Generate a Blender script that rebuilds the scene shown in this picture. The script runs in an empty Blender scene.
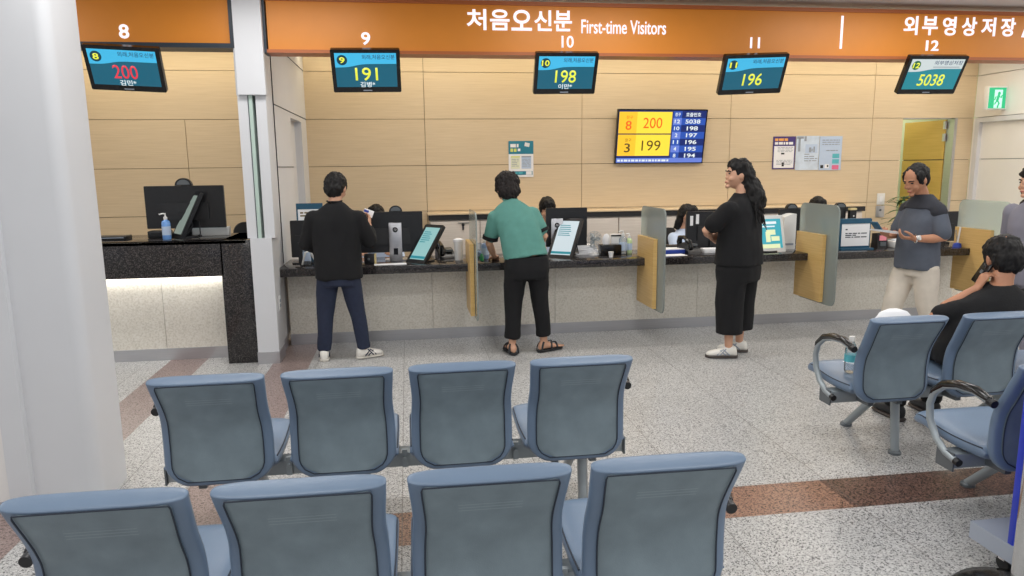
import bpy, bmesh, math, random
from mathutils import Vector, Matrix, noise
random.seed(7)
PI = math.pi
SC = bpy.context.scene
COL = SC.collection
V = Vector

# ------------------------------------------------------------------ materials
def lin(c):
    return tuple(((x/255)/12.92 if x/255 <= .04045 else ((x/255+.055)/1.055)**2.4) for x in c)

def mat(name, rgb, rough=.5, metal=0, var=0.0, vscale=20, emit=0, spec=.5, bump=0, bscale=200, stretch=None, k=1.0, coat=0):
    m = bpy.data.materials.new(name); m.use_nodes = True
    nt = m.node_tree; b = nt.nodes['Principled BSDF']
    c = tuple(min(.92, x*k) for x in lin(rgb))
    b.inputs['Base Color'].default_value = (*c, 1)
    b.inputs['Roughness'].default_value = rough
    b.inputs['Metallic'].default_value = metal
    b.inputs['Specular IOR Level'].default_value = spec
    b.inputs['Coat Weight'].default_value = coat
    tc = nt.nodes.new('ShaderNodeTexCoord'); mp = nt.nodes.new('ShaderNodeMapping')
    nt.links.new(tc.outputs['Object'], mp.inputs['Vector'])
    if stretch: mp.inputs['Scale'].default_value = stretch
    if var > 0:
        n = nt.nodes.new('ShaderNodeTexNoise'); n.inputs['Scale'].default_value = vscale; n.inputs['Detail'].default_value = 5
        nt.links.new(mp.outputs['Vector'], n.inputs['Vector'])
        r = nt.nodes.new('ShaderNodeValToRGB')
        r.color_ramp.elements[0].position = .3; r.color_ramp.elements[1].position = .7
        r.color_ramp.elements[0].color = (*[x*(1-var) for x in c], 1)
        r.color_ramp.elements[1].color = (*[min(.95, x*(1+var)) for x in c], 1)
        nt.links.new(n.outputs['Fac'], r.inputs['Fac']); nt.links.new(r.outputs['Color'], b.inputs['Base Color'])
    if bump > 0:
        n2 = nt.nodes.new('ShaderNodeTexNoise'); n2.inputs['Scale'].default_value = bscale; n2.inputs['Detail'].default_value = 3
        nt.links.new(mp.outputs['Vector'], n2.inputs['Vector'])
        bp = nt.nodes.new('ShaderNodeBump'); bp.inputs['Strength'].default_value = bump; bp.inputs['Distance'].default_value = .005
        nt.links.new(n2.outputs['Fac'], bp.inputs['Height']); nt.links.new(bp.outputs['Normal'], b.inputs['Normal'])
    if emit > 0:
        b.inputs['Emission Color'].default_value = (*lin(rgb), 1); b.inputs['Emission Strength'].default_value = emit
    return m

def glow(name, rgb, s=1.0):
    m = mat(name, rgb, .3, emit=s, k=.15)
    return m

def speckle(name, cols, scale, rough, coat=0, bands=None):
    """granite: three tones of grain from noise; cols dark, mid, light"""
    m = bpy.data.materials.new(name); m.use_nodes = True
    nt = m.node_tree; b = nt.nodes['Principled BSDF']; b.inputs['Roughness'].default_value = rough
    b.inputs['Coat Weight'].default_value = coat
    col = grain(nt, cols, scale)
    nt.links.new(col, b.inputs['Base Color'])
    return m

def grain(nt, cols, scale, pos=(.36, .5, .66)):
    tc = nt.nodes.new('ShaderNodeTexCoord')
    n = nt.nodes.new('ShaderNodeTexNoise'); n.inputs['Scale'].default_value = scale; n.inputs['Detail'].default_value = 4; n.inputs['Roughness'].default_value = .7
    nt.links.new(tc.outputs['Object'], n.inputs['Vector'])
    r = nt.nodes.new('ShaderNodeValToRGB'); e = r.color_ramp.elements
    e[0].position = pos[0]; e[0].color = (*lin(cols[0]), 1)
    e[1].position = pos[2]; e[1].color = (*lin(cols[2]), 1)
    q = e.new(pos[1]); q.color = (*lin(cols[1]), 1)
    nt.links.new(n.outputs['Fac'], r.inputs['Fac'])
    return r.outputs['Color']

def crystal(nt, cols, scale, cut=(.2, .5)):
    """granite of crisp grains: a random tone per voronoi cell"""
    tc = nt.nodes.new('ShaderNodeTexCoord')
    v = nt.nodes.new('ShaderNodeTexVoronoi'); v.inputs['Scale'].default_value = scale; v.inputs['Randomness'].default_value = 1
    n = nt.nodes.new('ShaderNodeTexNoise'); n.inputs['Scale'].default_value = scale*.35; n.inputs['Detail'].default_value = 3
    nt.links.new(tc.outputs['Object'], v.inputs['Vector']); nt.links.new(tc.outputs['Object'], n.inputs['Vector'])
    sp = nt.nodes.new('ShaderNodeSeparateColor'); nt.links.new(v.outputs['Color'], sp.inputs[0])
    a = nt.nodes.new('ShaderNodeMath'); a.operation = 'MULTIPLY_ADD'; nt.links.new(n.outputs['Fac'], a.inputs[0]); a.inputs[1].default_value = 1.1; a.inputs[2].default_value = -.55
    b = nt.nodes.new('ShaderNodeMath'); b.operation = 'ADD'; nt.links.new(a.outputs[0], b.inputs[0]); nt.links.new(sp.outputs[0], b.inputs[1])
    r = nt.nodes.new('ShaderNodeValToRGB'); e = r.color_ramp.elements
    e[0].position = max(0, cut[0]-.08); e[0].color = (*lin(cols[0]), 1); e[1].position = .95; e[1].color = (*lin(cols[2]), 1)
    q = e.new(cut[0]+.06); q.color = (*lin(cols[1]), 1)
    nt.links.new(b.outputs[0], r.inputs['Fac'])
    return r.outputs['Color']

def floor_material():
    m = bpy.data.materials.new('granite_floor'); m.use_nodes = True
    nt = m.node_tree; b = nt.nodes['Principled BSDF']; L = nt.links.new
    tc = nt.nodes.new('ShaderNodeTexCoord'); sx = nt.nodes.new('ShaderNodeSeparateXYZ'); L(tc.outputs['Object'], sx.inputs[0])
    X, Y = sx.outputs['X'], sx.outputs['Y']
    def M(op, a, c=None):
        n = nt.nodes.new('ShaderNodeMath'); n.operation = op
        for i, v in enumerate((a, c)):
            if v is None: continue
            if isinstance(v, (int, float)): n.inputs[i].default_value = v
            else: L(v, n.inputs[i])
        return n.outputs[0]
    def band(s, a, c): return M('MULTIPLY', M('GREATER_THAN', s, a), M('LESS_THAN', s, c))
    def mix(f, a, c):
        n = nt.nodes.new('ShaderNodeMix'); n.data_type = 'RGBA'
        L(f, n.inputs['Factor'])
        for s, v in (('A', a), ('B', c)):
            sock = [i for i in n.inputs if i.name == s and i.type == 'RGBA'][0]
            if isinstance(v, tuple): sock.default_value = (*v, 1)
            else: L(v, sock)
        return [o for o in n.outputs if o.type == 'RGBA'][0]
    base = crystal(nt, ((84, 84, 85), (172, 171, 170), (208, 207, 205)), 195, (.2, .5))
    # per tile tone
    ca = nt.nodes.new('ShaderNodeCombineXYZ')
    tx = M('FLOOR', M('DIVIDE', M('ADD', X, .075 + 71.2), .712)); ty = M('FLOOR', M('DIVIDE', M('ADD', Y, -3.175 + 71.2), .712))
    L(tx, ca.inputs[0]); L(ty, ca.inputs[1])
    wn = nt.nodes.new('ShaderNodeTexWhiteNoise'); L(ca.outputs[0], wn.inputs['Vector'])
    tone = M('ADD', M('MULTIPLY', wn.outputs['Value'], .10), .92)
    vm = nt.nodes.new('ShaderNodeVectorMath'); vm.operation = 'SCALE'; L(base, vm.inputs[0]); L(tone, vm.inputs['Scale'])
    base = vm.outputs[0]
    pink = crystal(nt, ((78, 62, 59), (136, 116, 111), (160, 142, 137)), 190, (.2, .5))
    tan = crystal(nt, ((52, 37, 32), (138, 101, 84), (164, 128, 108)), 180, (.24, .5))
    dark = crystal(nt, ((26, 20, 19), (88, 66, 58), (132, 102, 90)), 180, (.3, .5))
    sA, sB = band(X, -2.04, -1.735), band(X, -1.155, -.845)
    sC = M('MULTIPLY', band(Y, 2.875, 3.175), M('GREATER_THAN', X, -1.155))
    c = mix(sA, base, pink); c = mix(sB, c, pink); c = mix(sC, c, tan)
    c = mix(M('MULTIPLY', sC, M('GREATER_THAN', X, 2.03)), c, dark)
    def joint(s, off):
        fr = M('FRACT', M('DIVIDE', M('ADD', s, off + 71.2), .712))
        return M('MAXIMUM', M('LESS_THAN', fr, .0045), M('GREATER_THAN', fr, .9955))
    jt = M('MAXIMUM', joint(X, .075), M('MULTIPLY', joint(Y, -3.175), .3))
    c = mix(M('MULTIPLY', jt, .55), c, lin((95, 90, 86)))
    # a faint brown stain left by dripped coffee
    L(c, b.inputs['Base Color'])
    b.inputs['Roughness'].default_value = .3
    b.inputs['Specular IOR Level'].default_value = .45
    return m

def wood_material(name, a, c, rough=.42):
    m = bpy.data.materials.new(name); m.use_nodes = True
    nt = m.node_tree; b = nt.nodes['Principled BSDF']; L = nt.links.new
    tc = nt.nodes.new('ShaderNodeTexCoord'); mp = nt.nodes.new('ShaderNodeMapping'); mp.inputs['Scale'].default_value = (1.3, 1.3, 42)
    L(tc.outputs['Object'], mp.inputs['Vector'])
    n = nt.nodes.new('ShaderNodeTexNoise'); n.inputs['Scale'].default_value = 2.2; n.inputs['Detail'].default_value = 6; L(mp.outputs[0], n.inputs['Vector'])
    r = nt.nodes.new('ShaderNodeValToRGB'); r.color_ramp.elements[0].position = .25; r.color_ramp.elements[1].position = .75
    r.color_ramp.elements[0].color = (*lin(a), 1); r.color_ramp.elements[1].color = (*lin(c), 1)
    L(n.outputs['Fac'], r.inputs['Fac']); L(r.outputs['Color'], b.inputs['Base Color'])
    b.inputs['Roughness'].default_value = rough
    return m

def panel_material():
    """grey seat-shell plastic with light rub marks"""
    m = mat('shell_plastic', (122, 137, 145), .5, var=.14, vscale=9, bump=.15, bscale=350)
    nt = m.node_tree; b = nt.nodes['Principled BSDF']; L = nt.links.new
    old = b.inputs['Base Color'].links[0].from_socket
    tc = nt.nodes.new('ShaderNodeTexCoord')
    mp = nt.nodes.new('ShaderNodeMapping'); mp.inputs['Scale'].default_value = (14, 5, 60); L(tc.outputs['Object'], mp.inputs[0])
    n = nt.nodes.new('ShaderNodeTexNoise'); n.inputs['Scale'].default_value = 1.3; n.inputs['Detail'].default_value = 2; L(mp.outputs[0], n.inputs['Vector'])
    sx = nt.nodes.new('ShaderNodeSeparateXYZ'); L(tc.outputs['Object'], sx.inputs[0])
    def M(op, a, c):
        k = nt.nodes.new('ShaderNodeMath'); k.operation = op
        for i, v in enumerate((a, c)):
            if isinstance(v, (int, float)): k.inputs[i].default_value = v
            else: L(v, k.inputs[i])
        return k.outputs[0]
    zz = M('MULTIPLY', M('MULTIPLY', M('GREATER_THAN', sx.outputs['Z'], .703), M('LESS_THAN', sx.outputs['Z'], .735)), M('LESS_THAN', M('FRACT', M('DIVIDE', M('ADD', sx.outputs['Z'], -.703), .0105), 0), .28))
    xx = M('LESS_THAN', M('ABSOLUTE', sx.outputs['X'], 0), .085)
    f = M('MULTIPLY', M('MULTIPLY', zz, xx), M('GREATER_THAN', n.outputs['Fac'], .36))
    mx = nt.nodes.new('ShaderNodeMix'); mx.data_type = 'RGBA'
    L(M('MULTIPLY', f, .5), mx.inputs['Factor'])
    A, B = [i for i in mx.inputs if i.type == 'RGBA']
    L(old, A); B.default_value = (*lin((150, 165, 172)), 1)
    L([o for o in mx.outputs if o.type == 'RGBA'][0], b.inputs['Base Color'])
    return m

def glass_material(name, tint, haze, hue):
    m = bpy.data.materials.new(name); m.use_nodes = True
    nt = m.node_tree; nt.nodes.clear(); L = nt.links.new
    o = nt.nodes.new('ShaderNodeOutputMaterial')
    t = nt.nodes.new('ShaderNodeBsdfTransparent'); t.inputs[0].default_value = (*tint, 1)
    d = nt.nodes.new('ShaderNodeBsdfDiffuse'); d.inputs[0].default_value = (*lin(hue), 1)
    g = nt.nodes.new('ShaderNodeBsdfGlossy'); g.inputs['Roughness'].default_value = .12
    m1 = nt.nodes.new('ShaderNodeMixShader'); m1.inputs[0].default_value = haze; L(t.outputs[0], m1.inputs[1]); L(d.outputs[0], m1.inputs[2])
    fr = nt.nodes.new('ShaderNodeFresnel'); fr.inputs[0].default_value = 1.3
    m2 = nt.nodes.new('ShaderNodeMixShader'); L(fr.outputs[0], m2.inputs[0]); L(m1.outputs[0], m2.inputs[1]); L(g.outputs[0], m2.inputs[2])
    L(m2.outputs[0], o.inputs[0])
    return m

M_ = {}
M_['floor'] = floor_material()
M_['oak'] = wood_material('oak_veneer', (209, 188, 154), (222, 202, 170))
M_['oakp'] = wood_material('oak_partition', (204, 164, 98), (222, 186, 122), .35)
M_['ash'] = wood_material('washed_ash', (198, 190, 180), (218, 210, 202))
M_['white'] = mat('white_paint', (214, 215, 218), .55, var=.015, vscale=3)
M_['wallw'] = mat('white_wall_panel', (234, 231, 228), .5, var=.015, vscale=3)
M_['ceil'] = mat('ceiling_paint', (214, 214, 212), .7)
M_['stone'] = speckle('cream_marble', ((214, 208, 195), (232, 226, 214), (240, 236, 227)), 60, .35)
M_['granite'] = speckle('black_granite', ((20, 19, 21), (38, 36, 37), (92, 86, 84)), 130, .14)
M_['steel'] = mat('brushed_steel', (196, 196, 200), .3, .85, var=.05, vscale=4, stretch=(1, 1, 60))
M_['chrome'] = mat('chrome', (205, 205, 205), .1, 1)
M_['grey_metal'] = mat('grey_metal', (158, 166, 170), .4, .35)
M_['dgrey_metal'] = mat('dark_grey_metal', (104, 110, 114), .4, .4)
M_['vinyl'] = mat('blue_grey_vinyl', (108, 127, 150), .36, var=.05, vscale=6, bump=.1, bscale=500)
M_['shell'] = panel_material()
M_['seam'] = mat('dark_seam', (38, 48, 62), .6)
M_['black'] = mat('black_plastic', (26, 27, 30), .35, var=.1, vscale=30)
M_['blackg'] = mat('black_gloss', (14, 14, 16), .2)
M_['blackm'] = mat('black_matt', (33, 34, 37), .6, var=.12, vscale=25)
M_['orange'] = mat('orange_panel', (206, 126, 34), .45, emit=.12, var=.02, vscale=8)
M_['orange_fr'] = mat('orange_frame', (170, 92, 44), .4, emit=.04)
M_['navy'] = mat('dark_navy_frame', (38, 50, 62), .4)
M_['letter'] = glow('white_letter', (250, 246, 255), 1.0)
M_['yellowtx'] = glow('yellow_text', (236, 240, 70), .95)
M_['redtx'] = glow('red_text', (232, 58, 74), .9)
M_['whitetx'] = glow('white_text', (235, 245, 248), .85)
M_['navytx'] = glow('navy_text', (22, 62, 110), .7)
M_['scr_teal'] = glow('screen_teal', (24, 98, 122), .85)
M_['scr_teal2'] = glow('screen_green_teal', (34, 134, 148), .9)
M_['scr_sky'] = glow('screen_sky', (66, 182, 226), .95)
M_['scr_pale'] = glow('screen_pale', (204, 214, 214), .9)
M_['dkteal'] = glow('badge_teal', (18, 74, 92), .6)
M_['dkgreen'] = glow('badge_green', (24, 110, 74), .7)
M_['tvy'] = glow('tv_yellow', (255, 222, 66), 1.0)
M_['tvo'] = glow('tv_amber', (250, 196, 48), 1.0)
M_['tvr'] = glow('tv_red_text', (236, 96, 20), 1.0)
M_['tvb'] = glow('tv_brown_text', (96, 78, 26), .8)
M_['tvn'] = glow('tv_navy', (20, 40, 110), .9)
M_['tvn2'] = glow('tv_blue', (42, 82, 176), .95)
M_['tvn3'] = glow('tv_periwinkle', (104, 128, 214), .95)
M_['tabscr'] = glow('tablet_mint', (150, 198, 198), .8)
M_['tabscr2'] = glow('tablet_white', (206, 220, 226), .85)
M_['tabgrey'] = glow('tablet_grey', (142, 156, 148), .7)
M_['tabscr3'] = glow('tablet_teal', (62, 168, 184), .9)
M_['tabyel'] = glow('tablet_lime', (232, 240, 190), .9)
M_['paper'] = mat('white_paper', (240, 240, 242), .7)
M_['offwhite'] = mat('offwhite_plastic', (226, 226, 224), .4)
M_['teal'] = mat('teal_print', (38, 128, 152), .6)
M_['tealdk'] = mat('dark_teal_board', (32, 84, 112), .5)
M_['lime'] = mat('lime_print', (214, 222, 120), .6)
M_['greyprint'] = mat('grey_print', (150, 158, 170), .6)
M_['ltblue'] = mat('light_blue_print', (188, 206, 230), .6)
M_['purple'] = mat('purple_print', (70, 54, 120), .6)
M_['pinkpr'] = mat('pink_print', (226, 112, 148), .6)
M_['cyanpr'] = mat('cyan_print', (92, 184, 196), .6)
M_['orangepr'] = mat('orange_print', (238, 170, 90), .6)
M_['blue'] = mat('blue_panel', (42, 62, 190), .35)
M_['silver'] = mat('silver_plate', (172, 180, 194), .4, .3)
M_['glass'] = glass_material('hazy_green_glass', (.88, .94, .91), .36, (224, 234, 228))
M_['glass_clear'] = glass_material('clear_green_glass', (.80, .87, .83), .10, (140, 160, 150))
M_['glass_edge'] = mat('green_glass_edge', (186, 206, 196), .2)
M_['clearp'] = glass_material('clear_plastic', (.86, .90, .93), .18, (215, 222, 228))
M_['gel'] = mat('blue_gel', (118, 168, 232), .2)
M_['greenpl'] = mat('green_plastic', (40, 150, 90), .4)
M_['bluepl'] = mat('blue_plastic', (40, 70, 170), .4)
M_['palebl'] = mat('pale_blue_plastic', (150, 178, 220), .3)
M_['cream'] = mat('cream_plastic', (226, 206, 150), .5)
M_['exit_g'] = glow('exit_green', (40, 190, 130), 1.0)
M_['exit_w'] = glow('exit_white', (200, 246, 226), 1.1)
M_['leaf'] = mat('leaf', (66, 96, 46), .5, var=.25, vscale=20)
M_['led'] = glow('led_strip', (255, 252, 244), 15)
M_['palegreen'] = mat('pale_green_wall', (214, 226, 196), .6)
M_['oakdoor'] = wood_material('oak_door', (196, 160, 80), (212, 176, 98))
M_['gap'] = mat('brown_gap', (120, 96, 70), .8)
# people
M_['skin'] = mat('skin', (206, 158, 130), .5, var=.05, vscale=15)
M_['skin2'] = mat('skin_tan', (184, 130, 100), .5, var=.06, vscale=15)
M_['hair'] = mat('black_hair', (19, 17, 17), .55, spec=.3, var=.3, vscale=60)
M_['hairb'] = mat('dark_brown_hair', (30, 24, 23), .6, spec=.3, var=.3, vscale=60)
M_['cblack'] = mat('black_cloth', (13, 13, 16), .9, var=.12, vscale=30, bump=.3, bscale=90)
M_['cnavy'] = mat('navy_denim', (36, 44, 66), .85, var=.1, vscale=40, bump=.2, bscale=200)
M_['cgreen'] = mat('sage_green_knit', (88, 142, 132), .85, var=.05, vscale=20, bump=.3, bscale=200)
M_['cgrey'] = mat('slate_grey_cotton', (86, 92, 104), .85, var=.06, vscale=20, bump=.2, bscale=150)
M_['cchar'] = mat('charcoal_yoke', (44, 46, 54), .85)
M_['ckhaki'] = mat('khaki_cotton', (214, 204, 190), .85, var=.04, vscale=20, bump=.2, bscale=150)
M_['clblue'] = mat('light_blue_shirt', (196, 212, 236), .8)
M_['cgrey2'] = mat('mauve_grey_cloth', (130, 128, 140), .85)
M_['lip'] = mat('lip', (176, 104, 92), .5)
M_['shoew'] = mat('white_leather', (232, 228, 220), .45)
M_['sole'] = mat('rubber_sole', (205, 200, 190), .6)
M_['soled'] = mat('dark_sole', (70, 62, 58), .6)

# ------------------------------------------------------------------ mesh helpers
class MB:
    def __init__(s): s.bm = bmesh.new()
    def _add(s, verts, faces):
        vs = [s.bm.verts.new(v) for v in verts]
        for f in faces:
            try: s.bm.faces.new([vs[i] for i in f])
            except ValueError: pass
        return vs
    def box(s, c, d, rot=None, bev=0):
        t = bmesh.new(); bmesh.ops.create_cube(t, size=1)
        for v in t.verts: v.co = V((v.co.x*d[0], v.co.y*d[1], v.co.z*d[2]))
        if bev > 0: bmesh.ops.bevel(t, geom=t.edges[:], offset=bev, segments=2, affect='EDGES', profile=.5)
        m = Matrix.Translation(c) @ (rot.to_4x4() if rot else Matrix())
        t.transform(m); s.merge(t); return s
    def bx(s, x0, x1, y0, y1, z0, z1, bev=0):
        return s.box(((x0+x1)/2, (y0+y1)/2, (z0+z1)/2), (abs(x1-x0), abs(y1-y0), abs(z1-z0)), None, bev)
    def merge(s, t):
        idx = {}
        for v in t.verts: idx[v] = s.bm.verts.new(v.co)
        for f in t.faces:
            try: s.bm.faces.new([idx[v] for v in f.verts])
            except ValueError: pass
        t.free()
    def loft(s, rings, cap=True, closed=True):
        R = [[s.bm.verts.new(p) for p in r] for r in rings]
        n = len(R[0])
        for a, b in zip(R, R[1:]):
            for i in range(n if closed else n-1):
                j = (i+1) % n
                s.bm.faces.new((a[i], a[j], b[j], b[i]))
        if cap and closed:
            s.bm.faces.new(R[0][::-1]); s.bm.faces.new(R[-1])
        return s
    def tube(s, pts, rad, seg=12, round_=True, flat=1.0):
        pts = [V(p) for p in pts]
        if not isinstance(rad, (list, tuple)): rad = [rad]*len(pts)
        P, Rr = list(pts), list(rad)
        t0 = (pts[1]-pts[0]).normalized(); t1 = (pts[-1]-pts[-2]).normalized()
        if round_:
            pre = [(pts[0]-t0*rad[0]*math.sin(a), rad[0]*math.cos(a)) for a in (1.45, 1.0, .5)]
            post = [(pts[-1]+t1*rad[-1]*math.sin(a), rad[-1]*math.cos(a)) for a in (.5, 1.0, 1.45)]
            P = [p for p, _ in pre]+P+[p for p, _ in post]; Rr = [r for _, r in pre]+Rr+[r for _, r in post]
        up = V((0, 0, 1)) if abs(t0.z) < .9 else V((0, 1, 0))
        nrm = (up - t0*up.dot(t0)).normalized()
        rings = []
        for i, p in enumerate(P):
            a = P[max(0, i-1)]; b = P[min(len(P)-1, i+1)]
            t = (b-a).normalized() if (b-a).length > 1e-9 else t0
            nrm = (nrm - t*nrm.dot(t)); nrm = nrm.normalized() if nrm.length > 1e-6 else t.orthogonal().normalized()
            bi = t.cross(nrm)
            rings.append([p + (nrm*math.cos(2*PI*k/seg)*flat + bi*math.sin(2*PI*k/seg))*Rr[i] for k in range(seg)])
        return s.loft(rings)
    def cyl(s, p0, p1, r0, r1=None, seg=20):
        return s.tube([p0, p1], [r0, r0 if r1 is None else r1], seg, False)
    def lathe(s, c, prof, seg=24):
        c = V(c)
        return s.loft([[c+V((r*math.cos(2*PI*k/seg), r*math.sin(2*PI*k/seg), z)) for k in range(seg)] for r, z in prof])
    def ell(s, c, r, rot=None, seg=20, rings=12):
        t = bmesh.new(); bmesh.ops.create_uvsphere(t, u_segments=seg, v_segments=rings, radius=1)
        for v in t.verts: v.co = V((v.co.x*r[0], v.co.y*r[1], v.co.z*r[2]))
        t.transform(Matrix.Translation(c) @ (rot.to_4x4() if rot else Matrix())); s.merge(t); return s
    def prism(s, outline, a, b, axis='y'):
        """outline 2-D polygon extruded from a to b along the axis"""
        f = {'y': lambda p, q: V((p[0], q, p[1])), 'x': lambda p, q: V((q, p[0], p[1])), 'z': lambda p, q: V((p[0], p[1], q))}[axis]
        return s.loft([[f(p, a) for p in outline], [f(p, b) for p in outline]])
    def xf(s, m): s.bm.transform(m); return s
    def mesh(s, name, m, smooth=True, ang=35):
        bmesh.ops.recalc_face_normals(s.bm, faces=s.bm.faces[:])
        me = bpy.data.meshes.new(name); s.bm.to_mesh(me); s.bm.free()
        if m is not None: me.materials.append(m)
        if smooth and len(me.polygons):
            me.shade_smooth()
            try: me.set_sharp_from_angle(angle=math.radians(ang))
            except Exception: pass
        return me
    def build(s, name, m, parent=None, smooth=True, ang=35):
        return link(name, s.mesh(name, m, smooth, ang), parent)

def link(name, me, parent=None, loc=None, rot=None):
    o = bpy.data.objects.new(name, me); COL.objects.link(o)
    if parent is not None: o.parent = parent
    if loc is not None: o.location = loc
    if rot is not None: o.rotation_euler = rot
    return o

def thing(name, label, cat, loc=(0, 0, 0), rz=0, group=None, rot=None):
    o = bpy.data.objects.new(name, None); COL.objects.link(o)
    o.empty_display_size = .1
    o.location = loc; o.rotation_euler = rot if rot else (0, 0, rz)
    return tag(o, label, cat, group)
def tag(o, label, cat, group=None):
    o['label'] = label; o['category'] = cat
    if group: o['group'] = group
    return o
def struct(o):
    o['kind'] = 'structure'; return o

def rrect(w, h, r, n=5):
    """rounded rectangle outline centred on 0"""
    pts = []
    for cx, cy, a0 in ((w/2-r, h/2-r, 0), (-w/2+r, h/2-r, PI/2), (-w/2+r, -h/2+r, PI), (w/2-r, -h/2+r, 1.5*PI)):
        for k in range(n+1):
            a = a0+PI/2*k/n; pts.append((cx+r*math.cos(a), cy+r*math.sin(a)))
    return pts

def text(name, s, box, parent, m, y=0, bold=0.0, depth=.002, shear=0, keep=False):
    """writing that fills box = (x0, x1, z0, z1) in its parent's x-z plane, facing -y, at depth y"""
    c = bpy.data.curves.new('t', 'FONT'); c.body = s; c.size = 1; c.offset = bold; c.extrude = 0; c.shear = shear; c.resolution_u = 4
    o = bpy.data.objects.new('t', c); COL.objects.link(o)
    dg = bpy.context.evaluated_depsgraph_get()
    me = bpy.data.meshes.new_from_object(o.evaluated_get(dg)); bpy.data.objects.remove(o)
    xs = [v.co.x for v in me.vertices]; ys = [v.co.y for v in me.vertices]
    if not xs: return None
    x0, x1, y0, y1 = min(xs), max(xs), min(ys), max(ys)
    sx = (box[1]-box[0])/(x1-x0); sz = (box[3]-box[2])/(y1-y0)
    if keep:
        k = min(sx, sz); sx = sz = k
    cx, cz = (box[0]+box[1])/2, (box[2]+box[3])/2
    for v in me.vertices:
        v.co = V((cx+(v.co.x-(x0+x1)/2)*sx, y, cz+(v.co.y-(y0+y1)/2)*sz))
    me.materials.clear(); me.materials.append(m)
    bm = bmesh.new(); bm.from_mesh(me)
    g = bmesh.ops.extrude_face_region(bm, geom=bm.faces[:])
    for v in [e for e in g['geom'] if isinstance(e, bmesh.types.BMVert)]: v.co.y -= depth
    bmesh.ops.recalc_face_normals(bm, faces=bm.faces[:]); bm.to_mesh(me); bm.free()
    me.name = name
    return link(name, me, parent)

def plate(name, x0, x1, z0, z1, y, m, parent, d=.001):
    """thin printed or lit area on a face that looks to -y"""
    return MB().bx(x0, x1, y-d, y, z0, z1).build(name, m, parent, False)

# ------------------------------------------------------------------ room shell
ZC, Z8 = .75, 1.03           # counter tops
YW = 8.7                     # oak wall
CEIL = 2.97
struct(MB().bx(-7, 12, -4, 12, -.1, 0).build('floor', M_['floor'], None, False))
struct(MB().bx(-7, 12, -4, 12, CEIL, CEIL+.1).build('ceiling', M_['ceil'], None, False))

def wall_panels():
    mb = MB(); rows = [0, 1.075, 1.615, 2.155, 2.69, CEIL]; g = .0028
    def cell(x0, x1, z0, z1): mb.bx(x0+g, x1-g, YW, YW+.03, z0+g, z1-g)
    xs = [-4.4, -2.45, -1.3, .234, 2.135, 4.045, 5.985]
    for i in range(5):
        x = xs if i != 3 and i != 4 else [-4.4, -1.3, .234, 2.135, 4.045, 5.985]
        for a, b in zip(x, x[1:]): cell(a, b, rows[i], rows[i+1])
    # around the doorway x 6.42..7.2 z 0..2.155
    for i in range(5):
        if i < 3:
            cell(5.985, 6.42, rows[i], rows[i+1]); cell(7.2, 7.44, rows[i], rows[i+1])
        else: cell(5.985, 7.44, rows[i], rows[i+1])
    return mb
w = struct(wall_panels().build('wall_back', M_['oak'], None, False))
bk = MB().bx(-4.4, 6.42, YW+.03, YW+.12, 0, CEIL); bk.bx(7.2, 7.44, YW+.03, YW+.12, 0, CEIL); bk.bx(6.42, 7.2, YW+.03, YW+.12, 2.155, CEIL)
struct(bk.build('wall_core', M_['gap'], None, False))
# room beyond the doorway
rb = MB().bx(6.0, 8.4, 10.2, 10.3, 0, CEIL); rb.bx(5.9, 6.0, YW+.12, 10.3, 0, CEIL); rb.bx(8.4, 8.5, YW+.12, 10.3, 0, CEIL)
struct(rb.build('wall_side_room', M_['palegreen'], None, False))

# doorway frame and the open oak leaf
d1 = struct(MB().bx(7.16, 7.2, YW-.006, YW+.13, 0, 2.155).bx(6.42, 7.135, YW+.02, YW+.13, 2.145, 2.165).build('door_frame_steel', M_['steel'], None, False))
leaf = thing('door_1', 'oak veneer door leaf standing open into the side room', 'door', (7.15, YW+.14, 0), math.radians(-85))
leaf['kind'] = 'structure'
lf = MB()
for a, b in ((.0, 1.07), (1.078, 1.61), (1.618, 2.14)): lf.bx(-.72, 0, 0, .04, a+.004, b)
lf.build('door_leaf', M_['oakdoor'], leaf, False)
MB().bx(-.71, -.01, .01, .03, .01, 2.13).build('door_core', M_['seam'], leaf, False)
for z in (.3, 1.86, 2.02):
    MB().cyl((.012, -.012, z), (.012, -.012, z+.1), .012).bx(-.03, .01, -.012, -.004, z, z+.1).build('hinge', M_['steel'], leaf)

# white wall on the far side, with its flush door
rw = MB()
for y0, y1, z0, z1 in ((2, 8.7, 2.155, 2.69), (2, 8.7, 2.69, CEIL)):
    rw.bx(7.44, 7.5, y0+.003, y1-.003, z0+.004, z1-.004)
rw.bx(7.44, 7.5, 8.64, 8.7, 0, 2.15); rw.bx(7.44, 7.5, 2, 6.4, 0, 2.15)
struct(rw.build('wall_right', M_['wallw'], None, False))
struct(MB().bx(7.5, 7.6, 2, 8.7, 0, CEIL).build('wall_right_core', M_['greyprint'], None, False))
d2 = thing('door_2', 'flush beige door in the white side wall under the exit sign', 'door', (7.44, 0, 0)); d2['kind'] = 'structure'
MB().bx(.03, .05, 6.5, 8.58, 0, 1.615).bx(.03, .05, 6.5, 8.58, 1.623, 2.09).build('door_leaf', M_['wallw'], d2, False)
MB().bx(-.02, .06, 8.58, 8.65, 0, 2.15).bx(-.02, .06, 6.4, 6.5, 0, 2.15).bx(-.02, .06, 6.5, 8.58, 2.09, 2.15).build('door_frame', M_['white'], d2, False)

# left bay end wall (hidden by the column, closes the bay) and far side shell
struct(MB().bx(-4.5, -4.4, 5.5, 8.8, 0, CEIL).build('wall_left', M_['wallw'], None, False))

# big white column in front
cm = MB(); cm.prism([(x-2.165, y+3.68) for x, y in rrect(1.3, .36, .06, 6)], 0, CEIL, 'z')
struct(cm.build('column_front', M_['white'], None))
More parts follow.
